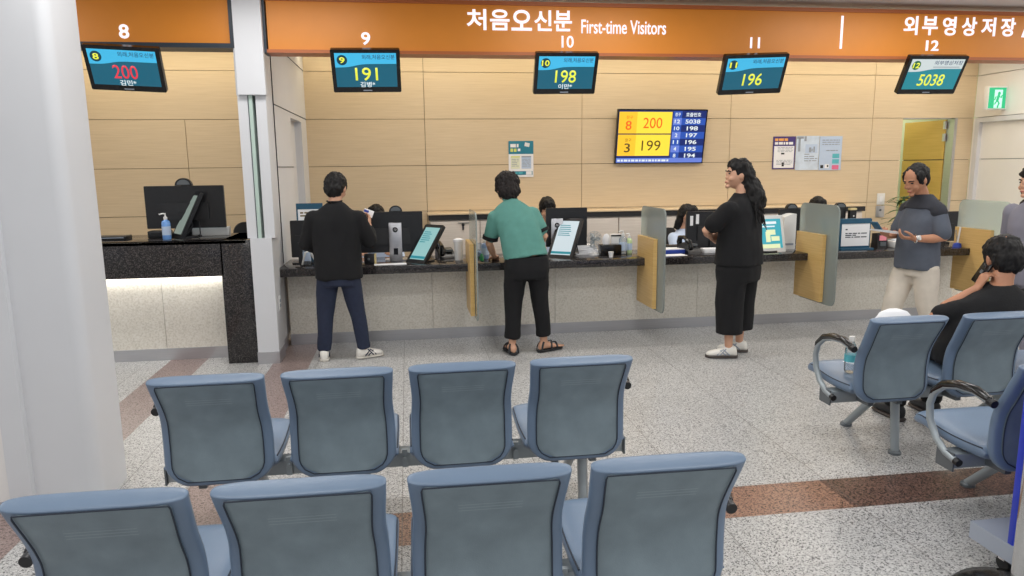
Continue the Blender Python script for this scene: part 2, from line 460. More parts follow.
# recessed metal cabinet on the column face
hc = thing('hydrant_cabinet', 'white framed metal cabinet set into the big white column', 'cabinet', (-2.14, 3.49, 0))
MB().bx(.235, .335, -.02, .01, .05, 1.9).bx(-.75, .235, -.02, .01, 1.86, 1.9).build('cabinet_frame', M_['white'], hc, False)
MB().bx(-.75, .25, -.008, .012, 1.09, 1.85).build('upper_door', M_['offwhite'], hc, False)
MB().bx(-.75, .25, -.008, .012, .06, 1.075).build('lower_door', M_['wallw'], hc, False)
MB().bx(.17, .255, -.024, -.006, 1.035, 1.05).build('latch', M_['black'], hc, False)

# wall end between the two bays, with the tall glass pane in its slot
def bay_wall():
    mb = MB()
    mb.bx(-1.268, -1.10, 6.0, 6.27, .1, 1.045); mb.bx(-1.268, -1.125, 6.27, 6.62, .1, 1.045)           # low block
    mb.bx(-1.29, -1.215, 6.02, 6.62, 1.045, 2.17)         # jambs beside the pane
    mb.bx(-1.155, -1.075, 6.02, 6.27, 1.045, 2.17); mb.bx(-1.155, -1.125, 6.27, 6.62, 1.045, 2.17)
    mb.bx(-1.275, -1.065, 5.98, 6.04, 2.17, CEIL); mb.bx(-1.30, -1.125, 6.04, 6.62, 2.17, CEIL)          # head
    mb.bx(-1.30, -1.125, 6.6, 7.55, .1, CEIL); mb.bx(-1.30, -1.2, 7.55, 8.3, .1, 2.1); mb.bx(-1.30, -1.125, 8.3, 8.72, .1, CEIL); mb.bx(-1.30, -1.125, 7.55, 8.3, 2.1, CEIL)
    return mb
bw = struct(bay_wall().build('wall_between_bays', M_['white'], None, False))
MB().bx(-1.215, -1.155, 6.15, 6.5, 1.045, 2.17).build('slot_back', M_['white'], bw, False)
MB().bx(-1.205, -1.178, 6.012, 6.15, 1.045, 2.17).build('glass_pane', M_['glass_edge'], bw, False)
MB().bx(-1.215, -1.207, 6.03, 6.15, 1.045, 2.17).build('gasket', M_['dgrey_metal'], bw, False)
MB().bx(-1.128, -1.12, 6.62, 8.7, 2.15, 2.157).bx(-1.128, -1.12, 6.62, 8.7, 2.687, 2.693).bx(-1.128, -1.12, 6.62, 6.628, .76, 2.9).bx(-1.128, -1.12, 6.62, 7.55, 1.61, 1.617).build('joint_line', M_['seam'], bw, False)
struct(MB().bx(-1.272, -1.095, 5.99, 6.27, 0, .1).bx(-1.272, -1.122, 6.27, 6.62, 0, .1).build('baseboard_pillar', M_['steel'], None, False))
sw = thing('socket_plate', 'white socket plate low on the wall end beside the counter', 'socket', (-1.10, 6.15, .42))
MB().bx(0, .008, -.035, .035, 0, .12, .002).build('cover', M_['offwhite'], sw)
MB().bx(.007, .011, -.018, .018, .03, .055).bx(.007, .011, -.018, .018, .07, .095).build('socket', M_['greyprint'], sw, False)

# ------------------------------------------------------------------ counters
# low counter
ct = thing('reception_counter', 'long low reception counter with black granite top and cream marble front', 'counter', (0, 0, 0))
MB().bx(-1.12, 5.72, 6.28, 6.95, .68, ZC, .006).build('worktop', M_['granite'], ct)
fm = MB(); xs = [-1.1, .2, 1.37, 2.8, 4.2, 5.6]
for a, b in zip(xs, xs[1:]): fm.bx(a+.0015, b-.0015, 6.62, 6.66, .1, .68)
fm.build('marble_front', M_['stone'], ct, False)
MB().bx(-1.1, 5.6, 6.65, 6.78, .0, .68).build('carcass', M_['ash'], ct, False)
MB().bx(-1.1, 5.6, 6.615, 6.655, 0, .1).build('kick_plate', M_['steel'], ct, False)
# high counter
c8 = thing('high_counter', 'taller black granite counter with glowing cream marble front beneath it', 'counter', (0, 0, 0))
MB().bx(-3.6, -1.5, 6.05, 6.13, .74, Z8, .004).bx(-3.6, -1.31, 6.05, 6.75, Z8-.03, Z8, .004).bx(-1.52, -1.275, 6.05, 6.13, 0, Z8, .004).bx(-1.52, -1.31, 6.13, 6.75, 0, Z8, .004).build('granite_top', M_['granite'], c8)
MB().bx(-3.6, -2.07, 6.28, 6.32, .1, .98).bx(-2.066, -1.52, 6.28, 6.32, .1, .98).build('marble_front', M_['stone'], c8, False)
MB().bx(-3.6, -1.52, 6.27, 6.31, 0, .1).build('kick_plate', M_['steel'], c8, False)
MB().bx(-3.6, -1.54, 6.215, 6.24, .73, .745).build('light_strip', M_['led'], c8, False)
MB().bx(-3.6, -1.52, 6.13, 6.28, .745, .76).build('soffit', M_['white'], c8, False)

# partitions between the positions
def partition(x, label, w=.0):
    t = thing('counter_partition', label, 'partition', (x, 0, 0), 0, 'partitions between the counter positions')
    o = [(y, z) for y, z in ((6.05, .32), (6.5, .32), (6.5, .945), (6.05, .945))]
    MB().prism(o, -.035, .0, 'x').build('wood_panel', M_['oakp'], t, False)
    pts = [(a+6.2, b+.76) for a, b in rrect(.64, .92, .07, 6)]
    MB().prism(pts, .004, .016, 'x').build('glass_pane', M_['glass'], t)
    for z in (.45, .85):
        for y in (6.15, 6.4): MB().cyl((.014, y, z), (.026, y, z), .011).build('fixing', M_['chrome'], t)
    return t
partition(.545, 'oak and glass partition seen nearly edge on, beside the woman in the green top')
partition(2.175, 'oak and green glass partition between the tissue box and the screen with two white stickers')
partition(3.785, 'oak and hazy glass partition in front of the teal framed paper notice')
partition(5.5, 'oak and hazy glass partition at the counter end, behind the seated man')

# low cabinets along the wall and their dark top
wt = thing('cabinet_worktop', 'long pale ledge with dark front edge along the oak wall above pale cabinets', 'worktop', (0, 0, 0))
MB().bx(.23, 5.75, 8.36, 8.695, 1.045, 1.06, .002).build('ledge', M_['oak'], wt); MB().bx(.235, 5.745, 8.37, 8.40, .985, 1.045).build('dark_edge', M_['blackm'], wt, False)
cabs = ['below the two paired posters', 'behind the desk fan', 'behind the glass partition and the staff member in light blue', 'behind the black haired woman', 'behind the teal framed notice']
xs = [.25, 1.42, 2.52, 3.62, 4.7, 5.72]
txt = ['pale washed wood filing cabinet behind the telephone and the clear bottles', 'pale washed wood filing cabinet behind the desk fan and tissue box', 'pale washed wood filing cabinet behind the staff member in light blue',
       'pale washed wood filing cabinet behind the woman with long hair', 'pale washed wood filing cabinet behind the teal framed notice']
for i, (a, b) in enumerate(zip(xs, xs[1:])):
    t = thing('filing_cabinet', txt[i], 'cabinet', (a, 8.38, 0), 0, 'cabinets along the oak wall')
    w_ = b-a
    MB().bx(.002, w_-.002, .02, .31, 0, .985).build('carcass', M_['ash'], t, False)
    for k in (0, 1):
        dd = MB().bx(w_*k/2+.006, w_*(k+1)/2-.006, 0, .02, .08, .968, .002).build('door', M_['ash'], t)
    MB().cyl((w_/2-.2, -.006, .925), (w_/2-.2, .01, .925), .018).bx(w_/2-.21, w_/2-.19, -.012, .0, .865, .915).build('lock', M_['blackm'], t)
    MB().bx(w_/2-.26, w_/2-.04, -.012, 0, .945, .952).build('handle', M_['dgrey_metal'], t, False)

# ------------------------------------------------------------------ signs
sg = thing('counter_sign', 'long orange lightbox sign reading First-time Visitors above the low counter', 'sign', (0, 6.05, 0))
MB().bx(-1.035, 7.4, 0, .18, 2.51, 2.89).build('sign_face', M_['orange'], sg, False)
MB().bx(-1.05, 7.42, -.015, .19, 2.885, 2.915).bx(-1.05, 7.42, -.015, .19, 2.495, 2.52).build('sign_frame', M_['orange_fr'], sg, False)
MB().bx(-1.075, -1.045, -.016, .19, 2.495, 2.915).build('end_cap', M_['navy'], sg, False)
SY = -.001
def letters(s, box, b=.02): text('lettering', s, box, sg, M_['letter'], SY, b, .006)
for ch, x0, x1 in (('처', .525, .685), ('음', .715, .875), ('오', .89, 1.06), ('신', 1.08, 1.225), ('분', 1.245, 1.395)): letters(ch, (x0, x1, 2.69, 2.852))
letters('First-time Visitors', (1.475, 2.205, 2.675, 2.785), .008)
for ch, x0, x1 in (('외', 4.395, 4.53), ('부', 4.575, 4.725), ('영', 4.775, 4.905), ('상', 4.965, 5.11), ('저', 5.16, 5.30), ('장', 5.355, 5.50)): letters(ch, (x0, x1, 2.705, 2.865))
letters('/', (5.57, 5.65, 2.70, 2.86))
letters('복사', (5.75, 6.1, 2.705, 2.865))
letters('9', (-.318, -.247, 2.562, 2.66)); letters('10', (1.308, 1.41, 2.56, 2.655), .012); letters('11', (2.962, 3.05, 2.575, 2.665), .012); letters('12', (4.625, 4.75, 2.572, 2.662))
MB().bx(3.795, 3.815, -.006, 0, 2.58, 2.855).build('divider_line', M_['letter'], sg, False)
s8 = thing('bay_sign', 'orange lightbox sign with dark frame numbered 8 above the taller counter', 'sign', (0, 6.05, 0))
MB().bx(-3.6, -1.315, 0, .18, 2.56, CEIL).build('sign_face', M_['orange'], s8, False)
MB().bx(-3.62, -1.285, -.02, .2, 2.525, 2.56).bx(-1.315, -1.285, -.02, .2, 2.56, CEIL).build('sign_frame', M_['navy'], s8, False)
text('lettering', '8', (-2.122, -2.05, 2.588, 2.692), s8, M_['letter'], SY, .02, .006)

# overhead queue displays
def queue(cx, z, w_, roll, num, badge, head, name_, style, label, bar=None, tilt=27):
    t = thing('queue_display', label, 'display', (cx, 5.985, z), 0, 'queue displays hung under the orange signs', rot=(math.radians(tilt), math.radians(roll), 0))
    h = .345; W = w_
    MB().prism(rrect(W, h, .012), -.012, .03).build('housing', M_['blackg'], t)
    scr = plate('screen', -W/2+.03, W/2-.03, -h/2+.045, h/2-.028, -.012, M_['scr_teal2' if style == 'grey' else 'scr_teal'], t, .002)
    x0, x1, zt = -W/2+.03, W/2-.03, h/2-.028
    sky = M_['scr_pale'] if style == 'grey' else M_['scr_sky']
    pts = [(x0, zt), (x1, zt), (x1, zt-.085)]+[(x1-(x1-x0)*k/14, zt-.085-.028*(1/(1+math.exp(-(k/14-.68)*16)))) for k in range(1, 15)]
    MB().prism(pts, -.0155, -.0142).build('header_band', sky, scr, False)
    MB().prism([(x0+.056+.04*math.cos(2*PI*k/28), zt-.054+.04*math.sin(2*PI*k/28)) for k in range(28)], -.0185, -.016).build('badge', M_['dkgreen' if style == 'grey' else 'dkteal'], scr, False)
    text('badge_text', badge, (x0+.035 if len(badge) == 1 else x0+.024, x0+.077 if len(badge) == 1 else x0+.088, zt-.078, zt-.031), scr, M_['yellowtx'], -.0187, .02, .001)
    text('header_text', head, (x0+(x1-x0)*.44, x1-.012, zt-.05, zt-.012), scr, M_['navytx'], -.0158, .004, .001)
    if style == 'grey': MB().bx(x0+(x1-x0)*.44, x1-.03, -.017, -.0158, zt-.072, zt-.066).build('small_print', M_['greyprint'], scr, False)
    nw = .175 if len(num) == 3 else .25
    zl = -.075 if name_ else -.095
    text('number_text', num, (-nw/2+.0, nw/2, zl, zl+.105), scr, M_[style_col(style)], -.0145, .006, .001)
    if name_: text('name_text', name_, (-.055, .062, -.128, -.085), scr, M_['whitetx'], -.0145, .012, .001)
    MB().bx(-.035, .035, -.014, -.012, -h/2+.012, -h/2+.02).build('maker_mark', M_['greyprint'], t, False)
    MB().bx(-.05, .05, .03, .10, .02, .13).build('mount_arm', M_['blackm'], t, False)
    return t
def style_col(s): return {'red': 'redtx', 'yel': 'yellowtx', 'grey': 'yellowtx'}[s]
queue(-2.08, 2.360, .54, 2.5, '200', '8', '외래,처음오신분', '김민*', 'red', 'small black tilted display showing red number 200')
queue(-.285, 2.357, .535, -.6, '191', '9', '외래,처음오신분', '김병*', 'yel', 'small black tilted display showing yellow number 191')
queue(1.328, 2.348, .525, -.4, '198', '10', '외래,처음오신분', '이만*', 'yel', 'small black tilted display showing yellow number 198')
queue(2.968, 2.352, .575, -2.2, '196', '11', '외래,처음오신분', '', 'yel', 'small black tilted display showing yellow number 196')
queue(4.66, 2.357, .57, -.4, '5038', '12', '외부영상저장', '', 'grey', 'small black tilted display showing yellow number 5038')

# wall television with the call board
tv = thing('wall_television', 'wall television showing yellow call boxes 200 and 199 beside a blue list', 'screen', (3.108, 8.6, 1.932), rot=(math.radians(10), math.radians(.3), 0))
W, H = 1.135, .655
MB().prism(rrect(W, H, .008), 0, .045).build('housing', M_['blackg'], tv)
MB().bx(-.25, .25, .045, .09, -.2, .2).build('wall_mount', M_['blackm'], tv, False)
scr = plate('screen', -W/2+.015, W/2-.015, -H/2+.015, H/2-.015, 0, M_['tvn'], tv, .002)
def S(n, x0, x1, z0, z1, m, y=-.002): return plate(n, x0, x1, z0, z1, y, M_[m], scr, .001)
lx = -W/2+.02
for r, (num, win, c) in enumerate((('200', '8', 'tvr'), ('199', '3', 'tvb'))):
    zt = H/2-.03-r*.272
    S('call_box', lx, lx+.665, zt-.258, zt, 'tvy'); S('window_box', lx, lx+.225, zt-.258, zt, 'tvo', -.0032)
    text('number_text', num, (lx+.305, lx+.545, zt-.195, zt-.07), scr, M_[c], -.0045, .0, .001)
    text('window_text', win, (lx+.085, lx+.16, zt-.215, zt-.105), scr, M_[c], -.0045, .01, .001)
    text('caption', '창구', (lx+.09, lx+.17, zt-.085, zt-.045), scr, M_[c], -.0045, 0, .001)
bx0, bx1 = lx+.69, W/2-.02
MB().bx(lx, lx+.672, -.0022, -.001, H/2-.298, H/2-.29).build('box_gap', M_['blackg'], scr, False)
rows = [('창구', '호출번호'), ('12', '5038'), ('10', '198'), ('2', '197'), ('11', '196'), ('4', '195'), ('8', '194')]
for r, (a, b) in enumerate(rows):
    zt = H/2-.02-r*.083
    S('list_row', bx0+.10, bx1, zt-.083, zt, 'tvn' if r % 2 == 0 else 'tvn2')
    S('window_cell', bx0-.01, bx0+.10, zt-.083, zt, 'tvn2' if r % 2 == 0 else 'tvn3')
    text('window_text', a, (bx0+.045-.017*len(a), bx0+.045+.017*len(a), zt-.063, zt-.018), scr, M_['whitetx'], -.0032, .015, .001)
    text('call_text', b, (bx0+.245-.024*len(b), bx0+.245+.024*len(b), zt-.066, zt-.016), scr, M_['whitetx'], -.0032, .02, .001)
S('ticker_band', -W/2+.015, W/2-.015, -H/2+.012, -H/2+.068, 'tvn3', -.0025)
xx = -W/2+.03
while xx < .1:
    l = random.uniform(.02, .06); S('ticker_text', xx, xx+l, -H/2+.026, -H/2+.05, 'whitetx', -.0036); xx += l+.012

# posters on the oak wall
def bars(parent, x0, x1, z0, z1, n, m, y, fill=.55, seed=1):
    r = random.Random(seed); mb = MB(); h = (z1-z0)/n
    for i in range(n):
        zt = z1-i*h; x = x0
        while x < x1-.01:
            l = min(r.uniform(.02, .07), x1-x); mb.bx(x, x+l, y-.0008, y, zt-h*fill, zt); x += l+.01
            if r.random() < .12: break
    return mb.build('print_lines', m, parent, False)
p = thing('poster', 'teal and white notice poster alone on the oak wall', 'poster', (1.38, YW-.004, 1.68))
pl = plate('sheet', -.152, .152, -.215, .215, 0, M_['paper'], p, .004)
plate('header', -.152, .152, .06, .215, -.004, M_['teal'], p)
bars(p, -.13, -.03, .135, .18, 1, M_['paper'], -.0052, .9, 2); bars(p, -.13, -.055, .082, .125, 1, M_['lime'], -.0052, .9, 3); bars(p, -.04, .125, .09, .125, 1, M_['paper'], -.0052, .9, 4)
MB().box((.075, -.006, .17), (.06, .001, .045), Matrix.Rotation(.2, 3, 'Y')).build('picture', M_['offwhite'], p, False)
plate('column_block', -.125, -.015, -.115, .03, -.004, mat('pale_lime', (228, 232, 206), .6), p); plate('column_block', .005, .125, -.115, .03, -.004, M_['ltblue'], p)
plate('column_title', -.125, -.015, .02, .035, -.005, M_['lime'], p); plate('column_title', .005, .125, .02, .035, -.005, M_['greyprint'], p)
bars(p, -.115, -.03, -.10, .0, 5, M_['greyprint'], -.0052, .3, 5); bars(p, .015, .115, -.10, .0, 6, M_['greyprint'], -.0052, .35, 6)
plate('footer', -.14, .14, -.19, -.145, -.004, M_['teal'], p); plate('footer_box', .06, .13, -.188, -.147, -.005, M_['paper'], p); bars(p, -.08, .03, -.178, -.158, 1, M_['cyanpr'], -.0052, .8, 7)

p = thing('poster', 'purple bordered information poster, first of the three side by side', 'poster', (4.78, YW-.004, 1.725), group='three posters side by side')
plate('sheet', -.152, .152, -.205, .205, 0, M_['purple'], p, .004); plate('white_area', -.137, .137, -.19, .085, -.004, M_['paper'], p)
bars(p, -.13, .06, .145, .18, 1, M_['orangepr'], -.0052, .9, 11); bars(p, -.13, .135, .1, .135, 1, M_['paper'], -.0052, .9, 12)
bars(p, -.09, .12, .0, .07, 4, M_['greyprint'], -.0052, .35, 13); bars(p, -.1, .12, -.16, -.09, 4, M_['greyprint'], -.0052, .35, 14)
plate('picture', -.04, .005, -.02, .0, -.005, M_['blackm'], p); plate('picture', -.025, .005, -.17, -.12, -.005, M_['blackm'], p)
p = thing('poster', 'pale blue photo poster of a building, middle of the three side by side', 'poster', (5.1, YW-.004, 1.72), group='three posters side by side')
plate('sheet', -.158, .158, -.215, .215, 0, mat('pale_blue_grey', (206, 220, 236), .6, var=.12, vscale=9), p, .004)
plate('picture', -.03, .135, .0, .11, -.004, M_['ltblue'], p)
MB().bx(.02, .05, -.006, -.004, .01, .07).bx(.055, .07, -.006, -.004, .02, .055).bx(.08, .1, -.006, -.004, .01, .08).bx(-.13, -.1, -.006, -.004, .02, .19).bx(-.15, -.06, -.006, -.004, .18, .21).bx(-.05, -.02, -.006, -.004, .15, .21).build('picture_shapes', M_['greyprint'], p, False)
bars(p, -.04, .14, -.12, -.01, 4, M_['greyprint'], -.0052, .4, 15)
p = thing('poster', 'light blue poster with cyan and pink boxes, last of the three side by side', 'poster', (5.42, YW-.004, 1.715), group='three posters side by side')
plate('sheet', -.155, .155, -.215, .215, 0, M_['ltblue'], p, .004)
bars(p, -.12, .12, .09, .17, 3, M_['greyprint'], -.0052, .35, 16); bars(p, -.06, .1, .02, .04, 1, M_['greyprint'], -.0052, .5, 17)
for z, m in ((-.035, 'cyanpr'), (-.105, 'cyanpr'), (-.18, 'pinkpr')): plate('colour_box', .03, .125, z-.028, z+.028, -.004, M_[m], p)
plate('picture', -.13, -.09, -.19, -.15, -.004, M_['blackm'], p); plate('picture', -.07, -.01, -.19, -.14, -.004, M_['paper'], p); plate('picture', -.04, -.02, -.175, -.15, -.005, M_['blackm'], p)

# switches on the oak wall
s1 = thing('light_switch', 'white light switch plate on the oak wall beside the doorway', 'switch', (6.18, YW, 1.115))
MB().bx(-.055, .055, -.01, 0, -.075, .075, .003).build('cover', M_['offwhite'], s1); MB().bx(-.02, .02, -.015, -.01, -.035, .035).build('rocker', M_['paper'], s1, False)
s2 = thing('access_panel', 'brushed metal switch panel below the white light switch', 'switch', (6.18, YW, .95))
MB().bx(-.06, .06, -.012, 0, -.075, .075, .003).build('cover', M_['steel'], s2); MB().cyl((0, -.018, .02), (0, -.01, .02), .014).build('button', M_['dgrey_metal'], s2)

# exit sign projecting from the white wall
ex = thing('exit_sign', 'green running man exit sign fixed high on the white wall', 'sign', (7.2, 8.2, 2.365))
MB().bx(-.02, .24, 0, .07, -.14, .14, .004).build('housing', M_['offwhite'], ex)
e = plate('sign_face', -.145+.135, .145+.08, -.125, .125, 0, M_['exit_g'], ex, .003)
plate('door_shape', .065, .175, -.12, .10, -.003, M_['exit_w'], e, .002)
mb = MB()
mb.ell((.125, -.008, .055), (.02, .004, .02))
for a, b, r in (((.12, .03), (.105, -.03), .018), ((.105, -.03), (.13, -.065), .013), ((.13, -.065), (.115, -.11), .011), ((.10, -.03), (.075, -.07), .013), ((.075, -.07), (.04, -.08), .011),
                ((.12, .025), (.155, .005), .009), ((.155, .005), (.165, .03), .008), ((.115, .025), (.08, .01), .009), ((.08, .01), (.07, -.02), .008)):
    mb.tube([(a[0], -.008, a[1]), (b[0], -.008, b[1])], r, 8, True, .4)
mb.build('running_figure', M_['exit_g'], e)

# ------------------------------------------------------------------ waiting benches
PROF = [(.098, .345), (.108, .40), (.115, .47), (.115, .54), (.104, .61), (.078, .67), (.045, .735), (.015, .79), (.004, .815)]
def prof(v):
    f = v*(len(PROF)-1); i = min(int(f), len(PROF)-2); t = f-i
    p0 = PROF[max(0, i-1)]; p1 = PROF[i]; p2 = PROF[i+1]; p3 = PROF[min(len(PROF)-1, i+2)]
    return tuple(.5*((2*b)+(c-a)*t+(2*a-5*b+4*c-d)*t*t+(-a+3*b-3*c+d)*t**3) for a, b, c, d in zip(p0, p1, p2, p3))
def pframe(v):
    y, z = prof(v); y0, z0 = prof(max(0, v-.02)); y1, z1 = prof(min(1, v+.02))
    t = V((0, y1-y0, z1-z0)).normalized(); n = V((0, -t.z, t.y))       # n points to the rear (-y)
    return V((0, y, z)), t, n
HWB = .2125
def hw(v):
    h = HWB*(1.0-.028*math.exp(-((v-.62)/.16)**2)+.018*max(0, (v-.62)/.38)**1.5)
    if v < .2: h *= 1-.40*(1-v/.2)**2.1
    if v > .965: h *= 1-.045*((v-.965)/.035)**2
    return h
def back_mesh():
    rings = []; vs = [0, .006, .02, .05, .09, .13, .17]+[.17+.78*k/16 for k in range(1, 17)]+[.965, .98, .992, 1.0]
    for v in vs:
        c, t, n = pframe(v); h = hw(v)
        e = min(1, v/.05, (1-v)/.035); th = .03*(.25+.75*math.sqrt(max(0, 1-(1-e)**2)))
        ring = []
        for k in range(36):
            a = 2*PI*k/36; ca, sa = math.cos(a), math.sin(a)
            x = abs(ca)**.42*(1 if ca >= 0 else -1)*h; d = abs(sa)**.7*(1 if sa >= 0 else -1)*th
            ring.append(c+V((x, 0, 0))+n*d)
        rings.append(ring)
    return MB().loft(rings).mesh('backrest', M_['vinyl'], True, 60)
def panel_out(v):   # half width of the inset rear panel
    h = hw(v)-.035
    return h
def rear(x, v, off):
    c, t, n = pframe(v)
    return c+V((x, 0, 0))+n*(.031+off)
def panel_mesh():
    vs = [.055+.885*k/22 for k in range(23)]
    rings = []
    for j, v in enumerate(vs):
        h = panel_out(v); e = min(1, j/2.0, (22-j)/1.0); h -= .03*max(0, 1-v/.2)**2+.012*(1-min(1, e))**2
        r = [rear(-h+2*h*k/14, v, .003*math.sin(PI*k/14)**.2 if 0 < k < 14 else -.004) for k in range(15)]
        r += [rear(h-2*h*k/14, v, -.008) for k in range(15)]
        rings.append(r)
    return MB().loft(rings).mesh('back_panel', M_['shell'], True, 50)
def seam_mesh():
    pts = []
    for k in range(23): v = .055+.885*k/22; pts.append(rear(-panel_out(v)+(.014 if k == 0 else .004 if k == 22 else 0), v, .001))
    for k in range(1, 14): pts.append(rear(-panel_out(.94)+2*panel_out(.94)*k/14, .94, .001))
    for k in range(22, -1, -1): v = .055+.885*k/22; pts.append(rear(panel_out(v)-(.014 if k == 0 else .004 if k == 22 else 0), v, .001))
    for k in range(13, 0, -1): pts.append(rear(-panel_out(.055)+2*panel_out(.055)*k/14, .055, .001))
    pts.append(pts[0])
    return MB().tube(pts, .0025, 6, False).mesh('seam', M_['seam'])
def seat_mesh():
    rings = []; n = 20
    for k in range(n+1):
        s = k/n; y = .12+.44*s; z = .415+.03*s-.02*math.sin(PI*s)
        if s > .8: z -= .03*((s-.8)/.2)**2
        e = min(1, s/.06, (1-s)/.07); th = .036*(.2+.8*math.sqrt(max(0, 1-(1-e)**2)))
        h = .222*(1-.07*max(0, (s-.88)/.12)**2)
        r = []
        for q in range(32):
            a = 2*PI*q/32; ca, sa = math.cos(a), math.sin(a)
            r.append(V((abs(ca)**.4*(1 if ca >= 0 else -1)*h, y, z+abs(sa)**.6*(1 if sa >= 0 else -1)*th)))
        rings.append(r)
    return MB().loft(rings).mesh('seat', M_['vinyl'], True, 60)
def seat_seam_mesh():
    pts = []
    for sgn in (-1, 1):
        seq = [(k/14) for k in range(15)]
        if sgn == 1: seq = seq[::-1]
        for s in seq:
            y = .14+.41*s; z = .428+.03*s-.02*math.sin(PI*s)
            if s > .8: z -= .03*((s-.8)/.2)**2
            pts.append(V((sgn*.2165*(1-.05*max(0, (s-.85)/.15)**2), y, z+.006)))
    return MB().tube(pts, .003, 6, False).mesh('seam', M_['seam'])
ME = dict(back=back_mesh(), panel=panel_mesh(), seam=seam_mesh(), seat=seat_mesh(), sseam=seat_seam_mesh())
def arm_mesh():
    pts = [V((0, .09, .655)), V((0, .16, .672)), V((0, .25, .668)), V((0, .33, .645)), V((0, .385, .60)), V((0, .405, .54)), V((0, .395, .47)), V((0, .35, .40)), V((0, .29, .36)), V((0, .23, .345))]
    a = MB().tube(pts, .0155, 12).mesh('armrest', M_['grey_metal'])
    p = MB().tube([q+V((0, 0, .008)) for q in pts[:5]]+[pts[4]+V((0, .012, -.02))], [.017, .022, .023, .022, .019, .013], 12, True, .8).mesh('arm_pad', M_['blackg'])
    e = [MB().cyl(pts[-1]+V((0, -.022, -.004)), pts[-1], .0165).mesh('end_cap', M_['black']), MB().cyl(pts[0]+V((0, -.03, -.005)), pts[0], .017).mesh('end_cap', M_['black'])]
    return a, p, e
AM = arm_mesh()
def leg_mesh(y0, y1):
    return MB().tube([(0, y0, .335), (0, y1, .012)], [.024, .022], 14, False).mesh('leg', M_['grey_metal']), MB().lathe((0, y1, 0), [(.034, 0), (.034, .012), (.026, .022)], 18).mesh('foot_cap', M_['dgrey_metal'])
LG = [leg_mesh(.24, .205), leg_mesh(.33, .655)]
def bench(x0, y0, n, pitch, label, legs, arms=(True, True), ao=.252, ay=0, az=0, rz=0):
    """x0 = centre of the first seat, y0 = the rear plane of the backs"""
    t = thing('waiting_bench', label, 'bench', (x0, y0, 0), rz)
    L = (n-1)*pitch
    bar = MB().bx(-.255, L+.255, .245, .325, .30, .365, .004).build('beam', M_['grey_metal'], t)
    MB().bx(-.262, -.255, .235, .335, .292, .373).build('beam_cap', M_['dgrey_metal'], bar, False); MB().bx(L+.255, L+.262, .235, .335, .292, .373).build('beam_cap', M_['dgrey_metal'], bar, False)
    for i in range(n):
        x = i*pitch
        b = link('backrest', ME['back'], t, (x, 0, 0)); link('back_panel', ME['panel'], b); link('seam', ME['seam'], b)
        s = link('seat', ME['seat'], t, (x, 0, 0)); link('seam', ME['sseam'], s)
        MB().bx(x-.12, x+.12, .2, .36, .36, .385).bx(x-.1, x-.07, .14, .26, .31, .39).bx(x+.07, x+.1, .14, .26, .31, .39).build('seat_bracket', M_['dgrey_metal'], t, False)
        if i < n-1:
            xm = x+pitch/2
            MB().bx(xm-.012, xm+.012, .228, .245, .305, .385).cyl((xm, .215, .35), (xm, .24, .35), .009).build('clamp', M_['grey_metal'], t)
    for lx in legs:
        for k in (0, 1):
            l = link('leg', LG[k][0], t, (lx, 0, 0)); link('foot_cap', LG[k][1], l)
    for side, on in ((-ao, arms[0]), (L+ao, arms[1])):
        if on:
            a = link('armrest', AM[0], t, (side, ay, az)); link('arm_pad', AM[1], a); [link('end_cap', q, a) for q in AM[2]]
    return t
bench(-.777, 1.752, 4, .483, 'blue grey four seat waiting bench closest to the viewer', (.15, 1.35), ao=.228, ay=.04, az=-.04, rz=-.014)
bench(-.785, 2.765, 4, .49, 'blue grey four seat waiting bench in the second row, empty', (.08, 1.53), ao=.236, ay=.07)
bench(2.50, 3.215, 3, .52, 'blue grey waiting bench where the man on the phone sits', (.13, 1.0), (True, True), ao=.256)
bench(2.52, 2.34, 2, .52, 'blue grey waiting bench behind the blue panel trolley', (.2, .52), (True, False), ao=.256)

# ------------------------------------------------------------------ items on the counters
def monitor(x, y, z, w_, h, label, rz=0, style='black', group='desk monitors seen from behind', lift=.08, sx=0):
    t = thing('monitor', label, 'monitor', (x, y, z), rz, group)
    MB().prism([(a, b+lift+h/2) for a, b in rrect(w_, h, .008)], 0, .03).build('housing', M_['black'], t)
    MB().bx(-w_*.4, w_*.4, -.002, 0, lift+h*.88, lift+h*.90).bx(-w_*.3, w_*.3, -.012, 0, lift+h*.2, lift+h*.6).build('vent_ridge', M_['blackm'], t, False)
    plate('screen', -w_/2+.01, w_/2-.01, lift+.012, lift+h-.01, .0315, M_['tabscr2'], t, .001)
    if style == 'silver':
        MB().bx(sx-.058, sx+.058, -.03, -.012, 0.0, h*.95, .004).build('stand', M_['steel'], t)
        r = MB(); r.loft([[V((sx+rr*math.cos(2*PI*k/24), yy, h*.78+rr*math.sin(2*PI*k/24))) for k in range(24)] for rr, yy in ((.024, -.03), (.024, -.033))])
        r.build('logo', M_['blackm'], t, False)
        text('logo_letters', 'hp', (sx-.013, sx+.013, h*.78-.014, h*.78+.014), t, M_['steel'], -.033, .02, .001, .3)
        MB().bx(sx-.02, sx+.02, -.033, -.03, .06, .12).build('cable_hole', M_['blackg'], t, False)
    else:
        MB().bx(-.04, .04, -.02, -.004, .012, lift+h*.4).build('stand', M_['black'], t, False)
    MB().prism([(sx+a, b+.06) for a, b in rrect(.2, .16, .02)], 0, .012, 'z').build('base', M_['steel' if style == 'silver' else 'black'], t)
    return t
monitor(-1.875, 6.46, Z8, .64, .36, 'wide black monitor on the taller granite counter', 0, lift=.075)
mon9 = monitor(-.165, 6.62, ZC, .59, .37, 'black monitor with silver stand showing a round hp badge', .0, 'silver', sx=.045)
monitor(1.50, 6.70, ZC, .40, .37, 'black monitor with grey stand behind the white screen tablet', .0, 'silver', sx=-.1)
